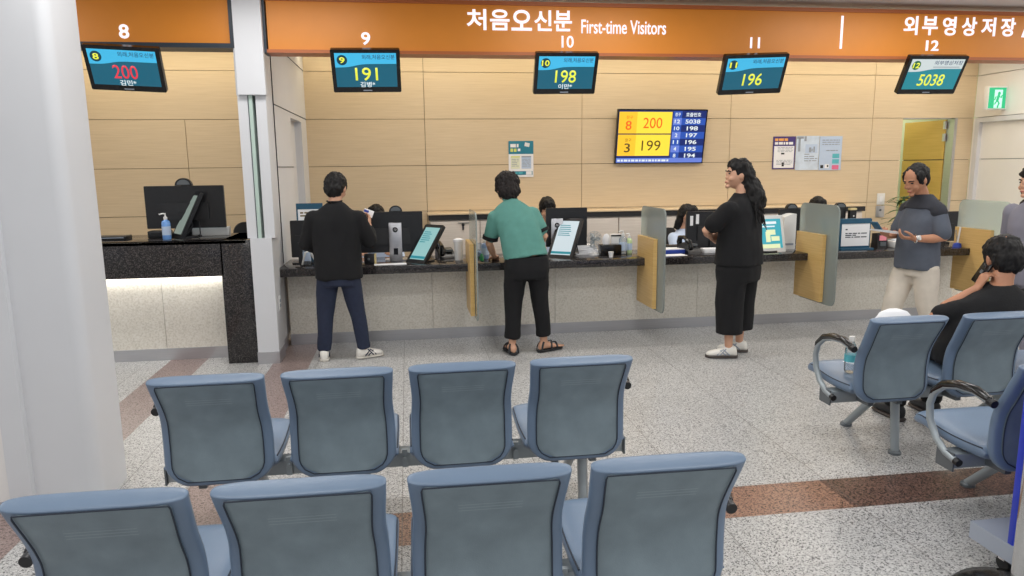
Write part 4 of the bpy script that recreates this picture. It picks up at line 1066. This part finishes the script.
def shoe(root, a, d, m, sole, side=1, L=.255, stripe=None, low=False):
    """a = ankle point projected on the floor, d = direction of the toes"""
    d = V((d[0], d[1], 0)).normalized(); x = V((d.y, -d.x, 0)); o = V((a[0], a[1], a[2] if len(a) > 2 else 0))
    def ring(s, w_, h, z0=.0, off=0):
        return [o+d*s+x*(off+w_*math.copysign(abs(math.cos(q))**.75, math.cos(q)))+V((0, 0, z0+h/2+h/2*math.copysign(abs(math.sin(q))**.8, math.sin(q)))) for q in [2*PI*k/20 for k in range(20)]]
    k = L/.255
    up = MB().loft([ring(s*k, w_, h, .016) for s, w_, h in ((-.068, .016, .045), (-.06, .030, .075), (-.035, .037, .088), (.0, .038, .085), (.04, .041, .072), (.09, .046, .056), (.135, .045, .044), (.165, .036, .036), (.183, .016, .022))])
    u = up.build('shoe', m, root, True, 70)
    MB().loft([ring(s*k, w_, .024, 0) for s, w_ in ((-.076, .012), (-.066, .034), (-.03, .042), (.03, .043), (.09, .051), (.14, .050), (.172, .04), (.192, .014))]).build('sole', sole, u, True, 70)
    if stripe:
        mb = MB()
        for sx in (-1, 1):
            for (s0, z0), (s1, z1) in (((.0, .03), (.05, .075)), ((.03, .03), (.075, .065)), ((.075, .032), (.03, .078)), ((.10, .032), (.06, .07))):
                mb.tube([o+d*s0*k+x*sx*.043+V((0, 0, z0)), o+d*s1*k+x*sx*.036+V((0, 0, z1))], .0055, 6)
        mb.build('stripe', stripe, u)
    lc = MB()
    for q in range(3): s = .035+.022*q; lc.tube([o+d*s*k-x*.02+V((0, 0, .088-.012*q)), o+d*s*k+V((0, 0, .095-.013*q)), o+d*s*k+x*.02+V((0, 0, .088-.012*q))], .004, 6)
    lc.build('laces', M_['paper'], u)
    return u

def bare_foot(mb, a, d):
    d = V((d[0], d[1], 0)).normalized(); x = V((d.y, -d.x, 0)); o = V((a[0], a[1], 0))
    mb.loft([[o+d*s+x*w_*math.cos(q)+V((0, 0, .022+h/2+h/2*math.sin(q))) for q in [2*PI*k/16 for k in range(16)]] for s, w_, h in ((-.055, .018, .04), (-.04, .03, .07), (0, .032, .085), (.05, .037, .06), (.11, .042, .036), (.15, .040, .026))])
    for i in range(5): b = o+d*.14+x*(.032-.016*i); mb.tube([b+V((0, 0, .034)), b+d*(.05-.006*i)+V((0, 0, .032))], .0095, 8)

def sandal(root, a, d):
    d = V((d[0], d[1], 0)).normalized(); x = V((d.y, -d.x, 0)); o = V((a[0], a[1], 0))
    out = []
    for s, w_ in ((-.07, .012), (-.06, .034), (-.02, .040), (.05, .042), (.12, .050), (.17, .044), (.195, .015)):
        out.append([o+d*s+x*w_*math.cos(q)+V((0, 0, .012+.012*math.sin(q))) for q in [2*PI*k/16 for k in range(16)]])
    u = MB().loft(out).build('sandal', M_['blackm'], root)
    def strap(s0, s1, h, w_): return MB().tube([o+d*(s0+(s1-s0)*abs(math.cos(q)))+x*w_*math.cos(q)+V((0, 0, .02+h*math.sin(q))) for q in [PI*k/12 for k in range(13)]], .009, 8, True, .5)
    strap(.12, .11, .052, .048).build('strap', M_['blackm'], u); strap(.02, -.05, .088, .040).build('strap', M_['blackm'], u); strap(.075, .05, .07, .044).build('strap', M_['blackm'], u)
    return u

def lerp(a, b, t): return V(a)+(V(b)-V(a))*t
def sleeve(mb, arm, f, r):
    sh, el, wr = [V(q) for q in arm[:3]]
    pts = [sh, lerp(sh, el, .5)]
    rad = [r[0], (r[0]+r[1])/2]
    if f <= 1: pts.append(lerp(sh, el, f)); rad.append(r[1])
    else: pts += [el, lerp(el, wr, .5), lerp(el, wr, f-1)]; rad += [r[1], (r[1]+r[2])/2, r[2]]
    mb.tube(pts, rad, 18)

def person(label, loc, rz, P):
    t = thing('person', label, 'person', loc, rz)
    M = head_matrix(*P['head']); s = P.get('hs', 1.0); fem = P.get('fem', 0)
    skin = P.get('skin', M_['skin']); k = .9 if fem else 1.0
    # body: one continuous skin from head to feet
    mb = MB(); head(mb, M, s, fem)
    hc = V(P['head'][0]); nb = V(P['neck'])
    mb.tube([nb-V((0, 0, .03)), lerp(nb, hc, .35)+V((0, -.012, 0)), M @ V((0, -.02, -.05))], [.062*k, .052*k, .052*k], 16)
    mb.loft([ering(c, a*.8, b*.75, *x) for c, a, b, *x in P['torso']])
    for q in ('L', 'R'):
        arm = P['arm'+q]; sh, el, wr = arm[:3]
        mb.tube([sh, lerp(sh, el, .5), el, lerp(el, wr, .35), wr], [.048*k, .044*k, .036*k, .037*k, .024*k], 14)
        if len(arm) > 3: hand(mb, *arm[3])
        hip, kn, an = P['leg'+q]
        mb.tube([hip, lerp(hip, kn, .5), kn, lerp(kn, an, .35), an], [.075*k, .068*k, .048*k, .05*k, .034*k], 14)
        if P.get('bare'): bare_foot(mb, an, P['foot'+q])
    if P.get('bare') is None:
        for q in ('L', 'R'): a = V(P['leg'+q][2]); mb.tube([a, a-V((0, 0, max(.005, a.z-.05)))], .033, 10)
    fuse(mb, 'body', skin, P.get('vox', .0058), 2, parent=t)
    if P.get('face'): face_parts(t, M, s)
    # shirt
    S_ = P['shirt']; mb = MB()
    mb.loft([ering(c, a, b, *x) for c, a, b, *x in P['torso']])
    for q in ('L', 'R'): sleeve(mb, P['arm'+q], S_['f'], S_['r'])
    sh = fuse(mb, S_.get('name', 'shirt'), S_['m'], .011, 5, S_.get('w', .007), S_.get('ws', 8), t, S_.get('seed', 1), (1, 1, .5))
    # trousers
    T = P['trousers']; mb = MB()
    if P.get('pelvis'): mb.loft([ering(c, a, b, *x) for c, a, b, *x in P['pelvis']])
    for q in ('L', 'R'):
        hip, kn, an = [V(v) for v in P['leg'+q]]; f = T.get('f', 1.0)
        pts = [hip, lerp(hip, kn, .5), kn, lerp(kn, an, .5*f), lerp(kn, an, f)]
        mb.tube(pts, T['r'], 20, False)
    fuse(mb, 'trousers', T['m'], .011, 4, T.get('w', .007), 8, t, 5, (1, 1, .5))
    return t, M, sh

# 1 man with dark shirt, seen from behind
t, M, sh = person('standing person in loose dark shirt and navy trousers holding a paper slip', (-.585, 6.0, 0), 0, dict(
    head=((.01, .035, 1.436), -.25, .25), neck=(0, -.005, 1.30), 
    torso=[((0, 0, .70), .193, .135), ((0, 0, .80), .192, .135), ((0, 0, .95), .185, .125), ((0, 0, 1.10), .192, .12), ((0, -.005, 1.185), .19, .108), ((0, -.01, 1.25), .158, .09), ((0, -.01, 1.295), .10, .075), ((0, -.003, 1.328), .06, .06)],
    armL=((-.18, -.005, 1.20), (-.25, .03, .985), (-.17, .25, .93), ((-.17, .25, .93), (.35, 1, -.15), (.3, 0, -1), 1, .7, .6)),
    armR=((.18, -.005, 1.20), (.262, .03, .99), (.258, .17, 1.11), ((.258, .17, 1.11), (0.05, .45, .9), (-1, .1, 0), 1, .9, .8)),
    legL=((-.085, 0, .72), (-.125, .02, .42), (-.152, .03, .075)), legR=((.085, 0, .72), (.135, .02, .42), (.175, .03, .075)),
    pelvis=[((0, 0, .64), .165, .12), ((0, 0, .72), .178, .13), ((0, 0, .82), .17, .12)],
    shirt=dict(m=M_['cblack'], f=1.75, r=(.066, .062, .05), w=.013, ws=7), trousers=dict(m=M_['cnavy'], r=[.092, .085, .071, .062, .056], f=.97, w=.01)))
hair_short(t, M, M_['hair'], 1, 1.0, full=1.03, nape=.0, rough=.012)
shoe(t, (-.155, .03), (-.1, 1), M_['shoew'], M_['sole'], stripe=M_['cnavy']); shoe(t, (.172, .03), (.9, .42), M_['shoew'], M_['sole'], L=.235, stripe=M_['cnavy'])
MB().tube([(-.058, -.03, 1.335), (-.04, -.055, 1.33), (0, -.066, 1.33), (.04, -.055, 1.33), (.058, -.03, 1.335)], .008, 8).build('collar', M_['cblack'], t)
pp = MB().box((.25, .255, 1.215), (.085, .012, .06), Matrix.Rotation(.35, 3, 'Y'), .003).xf(Matrix.Translation((-.585, 6.0, 0)))
o = tag(pp.build('paper_slip', M_['paper'], None), 'folded white paper held up by the person in dark shirt', 'paper'); MB().box((.235, .249, 1.233), (.04, .004, .02), Matrix.Rotation(.35, 3, 'Y')).xf(Matrix.Translation((-.585, 6.0, 0))).build('blue_print', M_['bluepl'], o, False)

# 2 woman in the green top bending over the counter
t, M, sh = person('person in sage green top and black trousers leaning over the counter', (.985, 5.93, 0), 0, dict(fem=1, bare=1,
    head=((-.132, .24, 1.400), .1, .6), neck=(-.118, .16, 1.285),
    torso=[((-.005, .0, .832), .19, .135, 0, -.2, 28, 2.4, -.13), ((-.015, .02, .88), .19, .132, 0, -.25), ((-.04, .055, 1.0), .185, .125, 0, -.3), ((-.07, .095, 1.11), .19, .122, 0, -.35), ((-.09, .125, 1.18), .185, .11, 0, -.4), ((-.10, .14, 1.24), .15, .09, 0, -.45), ((-.11, .152, 1.28), .09, .07, 0, -.45), ((-.118, .165, 1.31), .055, .055, 0, -.45)],
    armL=((-.255, .13, 1.165), (-.30, .18, .94), (-.23, .415, .80), ((-.23, .415, .80), (.2, 1, -.12), (.1, 0, -1), 1, .35, .4)),
    armR=((.07, .13, 1.19), (.168, .085, 1.0), (.15, .34, .885), ((.15, .34, .885), (-.1, 1, -.2), (-.2, 0, -1), -1, .5, .5)),
    legL=((-.095, 0, .76), (-.12, .01, .44), (-.135, -.005, .075)), legR=((.09, 0, .76), (.115, .01, .44), (.15, .03, .075)), footL=(-.12, 1), footR=(.9, .45),
    pelvis=[((-.002, 0, .66), .185, .125), ((-.002, 0, .74), .195, .135), ((-.005, 0, .85), .18, .125)],
    shirt=dict(m=M_['cgreen'], f=.66, r=(.066, .068), w=.010, ws=8, seed=3), trousers=dict(m=M_['cblack'], r=[.10, .092, .076, .07, .067], f=.82, w=.01)))
hair_short(t, M, M_['hairb'], 2, 1.06, full=1.13, nape=.03, rough=.016)
for sh_, el_ in (((-.255, .13, 1.165), (-.30, .18, .94)), ((.07, .13, 1.19), (.168, .085, 1.0))):
    a, b = lerp(sh_, el_, .70), lerp(sh_, el_, .83); MB().tube([a, b], [.069, .070], 20, False).build('cuff', M_['cblack'], t)
MB().tube([(-.178, .15, 1.318), (-.155, .115, 1.31), (-.118, .1, 1.305), (-.08, .115, 1.31), (-.058, .15, 1.318)], .009, 8).build('collar', M_['cgreen'], t)
sandal(t, (-.135, -.005), (-.12, 1)); sandal(t, (.15, .03), (.9, .45))

# 3 woman in black with long hair
t, M, sh = person('person in black top and wide black trousers with long wavy black hair', (2.70, 5.55, 0), math.radians(38), dict(fem=1, face=1,
    head=((-.0, .035, 1.508), .78, -.03), neck=(0, -.005, 1.35),
    torso=[((0, 0, .775), .225, .175), ((0, 0, .88), .222, .17), ((0, 0, 1.02), .212, .155), ((0, .01, 1.14), .212, .15), ((0, 0, 1.22), .2, .125), ((0, -.005, 1.29), .16, .098), ((0, -.005, 1.335), .098, .075), ((0, 0, 1.365), .058, .058)],
    armL=((-.195, 0, 1.235), (-.262, .17, 1.06), (-.07, .215, .99), ((-.07, .215, .99), (1, .1, .0), (0, -1, 0), 1, .5, .4)),
    armR=((.195, 0, 1.235), (.262, .11, 1.02), (.04, .27, 1.045), ((.04, .27, 1.045), (-1, .05, 0), (0, -1, 0), -1, .5, .4)),
    legL=((-.1, 0, .74), (-.105, .015, .45), (-.115, .0, .08)), legR=((.1, 0, .74), (.105, .015, .45), (.115, .02, .08)), 
    pelvis=[((0, 0, .64), .205, .155), ((0, 0, .74), .218, .165), ((0, 0, .86), .2, .15)],
    shirt=dict(m=M_['cblack'], f=.64, r=(.072, .076), w=.011, ws=7, seed=6), trousers=dict(m=M_['cblack'], r=[.12, .122, .116, .112, .11], f=.66)))
mb = MB()
for c, r in (((0, -.022, .035), (.089, .098, .100)), ((0, -.065, -.02), (.094, .07, .11)), ((0, .028, .076), (.07, .062, .050)), ((.066, .0, -.01), (.028, .05, .09)), ((-.068, -.022, .04), (.024, .05, .06))): mb.ell(c, r, None, 24, 16)
mb.loft([ering(c, a, b) for c, a, b in (((0, -.075, -.02), .095, .072), ((0, -.105, -.10), .12, .09), ((0, -.13, -.18), .14, .10), ((.005, -.13, -.25), .135, .09), ((.01, -.11, -.31), .10, .06))])
mb.xf(M); hr = fuse(mb, 'hair', M_['hair'], .007, 2, .017, 26, t, 8, (1, 1, .5))
mb = MB(); strands(mb, M, 130, 5, -.1, .9, .40, .010, -.35, .02, .45); mb.build('locks', M_['hair'], hr)
shoe(t, (-.115, .0), (-.62, .78), M_['shoew'], M_['soled'], L=.25, stripe=M_['greyprint']); shoe(t, (.115, .02), (-.55, .83), M_['shoew'], M_['soled'], L=.25, stripe=M_['greyprint'])

# 4 man reading papers
t, M, sh = person('man in slate grey T-shirt and khaki trousers reading papers in his hands', (4.22, 5.4, 0), math.radians(97), dict(face=1, skin=M_['skin2'],
    head=((0, .09, 1.45), .12, .42), neck=(0, .005, 1.29), hs=1.0,
    torso=[((0, .008, .715), .178, .146), ((0, .015, .85), .172, .145), ((0, .015, .98), .165, .136), ((0, .005, 1.12), .17, .122), ((0, -.005, 1.19), .16, .105), ((0, -.008, 1.25), .132, .088), ((0, -.003, 1.295), .095, .075), ((0, .005, 1.33), .062, .062)],
    armL=((-.155, -.005, 1.20), (-.225, -.005, .985), (-.165, .215, .985), ((-.165, .215, .985), (.55, 1, .12), (.25, 0, 1), -1, .6, .7)),
    armR=((.155, -.005, 1.20), (.22, .02, .985), (.10, .22, .985), ((.10, .22, .985), (-.5, 1, .18), (-.25, 0, 1), 1, .6, .7)),
    legL=((-.09, 0, .74), (-.10, -.03, .42), (-.105, -.17, .08)), legR=((.09, 0, .74), (.10, .12, .43), (.10, .17, .075)),
    pelvis=[((0, 0, .66), .155, .115), ((0, 0, .74), .16, .122), ((0, 0, .84), .15, .115)],
    shirt=dict(m=M_['cgrey'], f=.80, r=(.064, .07), w=.009, ws=8, seed=9), trousers=dict(m=M_['ckhaki'], r=[.098, .094, .082, .078, .074], f=1.0, w=.010)))
hair_short(t, M, M_['hair'], 12, 1.02, bald=True, full=1.0)
yk = MB(); yk.loft([ering(c, a, b) for c, a, b in (((0, -.004, 1.215), .16, .108), ((0, -.008, 1.257), .138, .095), ((0, -.003, 1.301), .101, .081), ((0, .005, 1.333), .068, .068))])
for sx in (-1, 1): yk.tube([(sx*.085, -.005, 1.262), (sx*.150, -.006, 1.207), (sx*.162, -.006, 1.185)], [.05, .066, .068], 16)
fuse(yk, 'shoulder_yoke', M_['cchar'], .01, 3, parent=sh)
wt_ = MB().tube([(-.165+.034*math.cos(2*PI*k/20)*.75, .205-.034*math.cos(2*PI*k/20)*.3, .985+.032*math.sin(2*PI*k/20)) for k in range(21)], .006, 8, False); wo = wt_.build('watch', M_['chrome'], t)
MB().cyl((-.195, .205, .995), (-.206, .20, .998), .02).build('watch_face', M_['offwhite'], wo)
shoe(t, (-.105, -.17), (0, 1), M_['blackm'], M_['soled'], L=.26); shoe(t, (.10, .17), (0, 1), M_['blackm'], M_['soled'], L=.26)
W4 = Matrix.Translation((4.22, 5.4, 0)) @ Matrix.Rotation(math.radians(97), 4, 'Z')
pp = MB(); 
for k in range(3): pp.box((.0, .35, 1.03+.006*k), (.22-.02*k, .13, .004), Matrix.Rotation(.12*k-.1, 3, 'Z') @ Matrix.Rotation(.15, 3, 'X'))
tag(pp.xf(W4).build('papers_bundle', M_['paper'], None, False), 'fanned white slips in the hands of the man in grey T-shirt', 'paper').name = 'paper_slip'
ph = tag(MB().box((.045, .40, 1.075), (.078, .012, .10), Matrix.Rotation(-.7, 3, 'X'), .004).xf(W4).build('mobile_phone', M_['tealdk'], None), 'dark blue phone held on top of the papers by the man in grey T-shirt', 'phone')
MB().box((.045, .393, 1.07), (.066, .002, .085), Matrix.Rotation(-.7, 3, 'X')).xf(W4).build('screen', M_['greyprint'], ph, False)

# 5 man seated on the third bench with a phone at his ear
t, M, sh = person('seated man in black shirt holding a phone to his ear', (3.10, 3.46, 0), 0, dict(skin=M_['skin2'],
    head=((.165, .05, 1.06), -.25, .3), neck=(.11, -.01, .905), hs=1.03,
    torso=[((.0, .02, .49), .19, .14), ((.01, .015, .60), .20, .145), ((.05, .0, .72), .21, .145), ((.085, -.005, .80), .205, .13), ((.10, -.01, .855), .175, .105), ((.11, -.01, .90), .115, .085), ((.112, -.005, .935), .068, .068)],
    armL=((-.05, -.01, .79), (-.21, .10, .735), (.0, .03, .90), ((.0, .03, .90), (.42, -.03, .75), (.9, -.2, -.4), 1, .8, .6)),
    armR=((.29, -.0, .835), (.36, .08, .62), (.22, .28, .60), ((.22, .28, .60), (-.2, 1, -.1), (0, 0, -1), -1, .4, .4)),
    legL=((-.09, .06, .545), (-.12, .47, .53), (-.10, .47, .09)), legR=((.1, .06, .545), (.15, .46, .53), (.17, .50, .09)),
    pelvis=[((0, .02, .475), .18, .14), ((0, .03, .55), .19, .15), ((0, .02, .63), .185, .14)],
    shirt=dict(m=M_['cblack'], f=.68, r=(.07, .064), w=.01, ws=7, seed=14), trousers=dict(m=M_['cblack'], r=[.085, .082, .072, .066, .062])))
hair_short(t, M, M_['hair'], 15, 1.05, full=1.04, nape=.0, rough=.01)
q = MB().ell((-.012, -.062, .102), (.026, .03, .016), Matrix.Rotation(.5, 3, 'X'), 14, 8); q.xf(M); fuse(q, 'bald_spot', M_['skin2'], .005, 2, .004, 70, t, 3)
shoe(t, (-.10, .47), (0, 1), M_['blackm'], M_['soled']); shoe(t, (.17, .50), (0.1, 1), M_['blackm'], M_['soled'])
ph = tag(MB().box((3.10+.078, 3.46+.085, .985), (.012, .07, .145), Matrix.Rotation(.3, 3, 'Y') @ Matrix.Rotation(.35, 3, 'X'), .004).build('mobile_phone', M_['blackg'], None), 'black phone pressed to the ear of the seated man', 'phone')
MB().box((3.10+.070, 3.46+.085, .987), (.003, .02, .02), Matrix.Rotation(.3, 3, 'Y') @ Matrix.Rotation(.35, 3, 'X')).build('camera_bump', M_['dgrey_metal'], ph, False)

# 6 person at the edge of the view
t, M, sh = person('person in mauve grey clothes with dark curly hair, partly out of view beyond the benches', (4.88, 5.0, 0), math.radians(95), dict(fem=1, face=1,
    head=((0, .04, 1.425), .0, .05), neck=(0, 0, 1.265),
    torso=[((0, 0, .70), .18, .135), ((0, 0, .82), .175, .13), ((0, 0, .95), .165, .12), ((0, 0, 1.08), .175, .12), ((0, 0, 1.16), .175, .105), ((0, 0, 1.22), .145, .085), ((0, 0, 1.26), .09, .07), ((0, 0, 1.285), .055, .055)],
    armL=((-.18, 0, 1.185), (-.215, -.02, .93), (-.2, .08, .72), ((-.2, .08, .72), (0, .2, -1), (1, 0, 0), 1, .4, .4)),
    armR=((.18, 0, 1.185), (.215, -.02, .93), (.2, .08, .72), ((.2, .08, .72), (0, .2, -1), (-1, 0, 0), -1, .4, .4)),
    legL=((-.085, 0, .71), (-.09, .02, .42), (-.1, 0, .08)), legR=((.085, 0, .71), (.09, .02, .42), (.1, 0, .08)),
    pelvis=[((0, 0, .62), .165, .125), ((0, 0, .71), .175, .132), ((0, 0, .8), .17, .125)],
    shirt=dict(m=M_['cgrey2'], f=1.7, r=(.07, .06, .05), w=.006, seed=21), trousers=dict(m=M_['cgrey2'], r=[.095, .09, .08, .075, .07])))
mb = MB()
for c, r in (((0, -.02, .03), (.087, .096, .100)), ((0, -.055, -.02), (.088, .066, .105)), ((0, .03, .072), (.07, .064, .052)), ((-.068, -.01, -.03), (.024, .045, .09)), ((.068, -.01, -.03), (.024, .045, .09))): mb.ell(c, r, None, 24, 16)
for k in range(9): mb.ell((random.uniform(-.09, .09), random.uniform(-.1, .0), random.uniform(-.22, -.10)), (.045, .045, .05), None, 14, 10)
mb.xf(M); fuse(mb, 'hair', M_['hairb'], .007, 1, .016, 32, t, 22)
for sx in (-1, 1): MB().tube([(sx*.172, 0, .68), (sx*.172, .02, .42), (sx*.172, 0, .1)], .008, 6).build('side_stripe', M_['paper'], t)
shoe(t, (-.1, 0), (0, 1), M_['shoew'], M_['sole']); shoe(t, (.1, 0), (0, 1), M_['shoew'], M_['sole'])

# staff behind the counter, seated
def staff(x, y, rz, label, top, m, yaw=0, pitch=.1, hs=.98, long_=False, chair='black office chair under the seated staff member'):
    dz = top-1.24
    t, M, sh = person(label, (x, y, 0), rz, dict(fem=1, face=1, hs=hs,
        head=((0, .06, 1.125+dz), yaw, pitch), neck=(0, .0, .965+dz),
        torso=[((0, 0, .50), .17, .13), ((0, 0, .60), .17, .13), ((0, 0, .72+dz*.6), .165, .12), ((0, .0, .82+dz), .172, .118), ((0, 0, .875+dz), .165, .1), ((0, 0, .925+dz), .13, .08), ((0, 0, .96+dz), .08, .068), ((0, 0, .985+dz), .055, .055)],
        armL=((-.17, 0, .885+dz), (-.23, .09, .66+dz*.5), (-.14, .32, .79), ((-.14, .32, .79), (.2, 1, 0), (0, 0, -1), 1, .4, .4)),
        armR=((.17, 0, .885+dz), (.23, .09, .66+dz*.5), (.14, .32, .79), ((.14, .32, .79), (-.2, 1, 0), (0, 0, -1), -1, .4, .4)),
        legL=((-.09, .05, .54), (-.10, .42, .53), (-.10, .42, .09)), legR=((.09, .05, .54), (.10, .42, .53), (.10, .42, .09)),
        pelvis=[((0, .02, .485), .17, .13), ((0, .03, .55), .175, .14), ((0, .02, .62), .17, .13)],
        shirt=dict(m=m, f=1.2, r=(.068, .06, .052), w=.006, seed=31), trousers=dict(m=M_['cnavy'], r=[.08, .078, .068, .06, .055]), vox=.007))
    hair_short(t, M, M_['hair'], int(x*10)+40, 1.0, full=1.05)
    if long_:
        mb = MB(); mb.loft([ering(c, a, b) for c, a, b in (((0, -.05, .02), .085, .06), ((0, -.065, -.08), .085, .05), ((0, -.075, -.17), .07, .04))]); mb.xf(M); fuse(mb, 'back_hair', M_['hair'], .008, 2, .008, 30, t, 3)
    shoe(t, (-.10, .42), (0, 1), M_['blackm'], M_['soled']); shoe(t, (.10, .42), (0, 1), M_['blackm'], M_['soled'])
staff(-.325, 7.62, PI, 'seated staff member peeking over the monitor with the silver stand', 1.21, M_['clblue'], hs=1.0)
staff(1.48, 7.62, PI, 'seated staff member behind the monitor beside the green topped woman', 1.255, M_['clblue'], pitch=.3)
staff(3.03, 7.62, PI+.6, 'seated staff member in light blue shirt beside the monitor with two stickers', 1.15, M_['clblue'], yaw=.3, pitch=.25, long_=True)
staff(4.60, 7.62, PI, 'seated staff member whose dark hair shows above the hazy glass partition', 1.205, M_['clblue'], pitch=.3)
office_chair(-.325, 7.66, PI, 'black office chair under the staff member peeking over the monitor', .9)
office_chair(1.48, 7.66, PI, 'black office chair under the staff member beside the green topped woman', .9)
office_chair(3.03, 7.66, PI+.6, 'black office chair under the staff member in light blue shirt', .88)
office_chair(4.60, 7.66, PI, 'black office chair under the staff member behind the hazy glass', .9)

# ------------------------------------------------------------------ camera and light
cam = bpy.data.cameras.new('camera'); co = bpy.data.objects.new('camera', cam); COL.objects.link(co)
p_, y_, r_ = math.radians(9.694), math.radians(8.191), math.radians(-.65)
fw = V((math.sin(y_)*math.cos(p_), math.cos(y_)*math.cos(p_), -math.sin(p_))); rt = V((math.cos(y_), -math.sin(y_), 0)); up = rt.cross(fw)
rt, up = rt*math.cos(r_)+up*math.sin(r_), up*math.cos(r_)-rt*math.sin(r_)
m = Matrix((rt, up, -fw)).transposed().to_4x4(); m.translation = V((0, 0, 1.6)); co.matrix_world = m
cam.sensor_width = 36; cam.lens = 36*715/1024; cam.clip_start = .05
SC.camera = co

def area(name, loc, sx, sy, power, rgb=(253, 252, 250), rot=(0, 0, 0)):
    l = bpy.data.lights.new(name, 'AREA'); l.shape = 'RECTANGLE'; l.size = sx; l.size_y = sy; l.energy = power; l.color = lin(rgb)
    o = bpy.data.objects.new(name, l); COL.objects.link(o); o.location = loc; o.rotation_euler = rot
for y in (-1.2, 1.0, 3.2, 5.2):
    for x in (-3.4, -.9, 1.6, 4.1, 6.6):
        area('ceiling_lamp', (x, y, CEIL-.02), 1.2, .5, 19.2)
for x in (-2.6, .4, 2.6, 4.8, 6.7):
    area('staff_side_lamp', (x, 7.3, CEIL-.02), 1.2, .35, 19, (255, 249, 240))
area('cove_lamp', (2.9, 8.35, CEIL-.03), 8.4, .1, 25, (255, 238, 200), (math.radians(18), 0, 0))
area('cove_lamp', (-2.8, 8.35, CEIL-.03), 2.8, .1, 9, (255, 238, 200), (math.radians(18), 0, 0))
area('side_room_lamp', (7.0, 9.5, CEIL-.05), .8, .6, 24, (255, 246, 220))
W_ = bpy.data.worlds.new('world'); SC.world = W_; W_.use_nodes = True
bgn = W_.node_tree.nodes['Background']; bgn.inputs[0].default_value = (.86, .88, .93, 1); bgn.inputs[1].default_value = .6
SC.view_settings.view_transform = 'Standard'; SC.view_settings.look = 'None'; SC.view_settings.gamma = 1; SC.view_settings.exposure = .05
SC.view_settings.use_curve_mapping = False
SC.cycles.max_bounces = 8; SC.cycles.transparent_max_bounces = 12
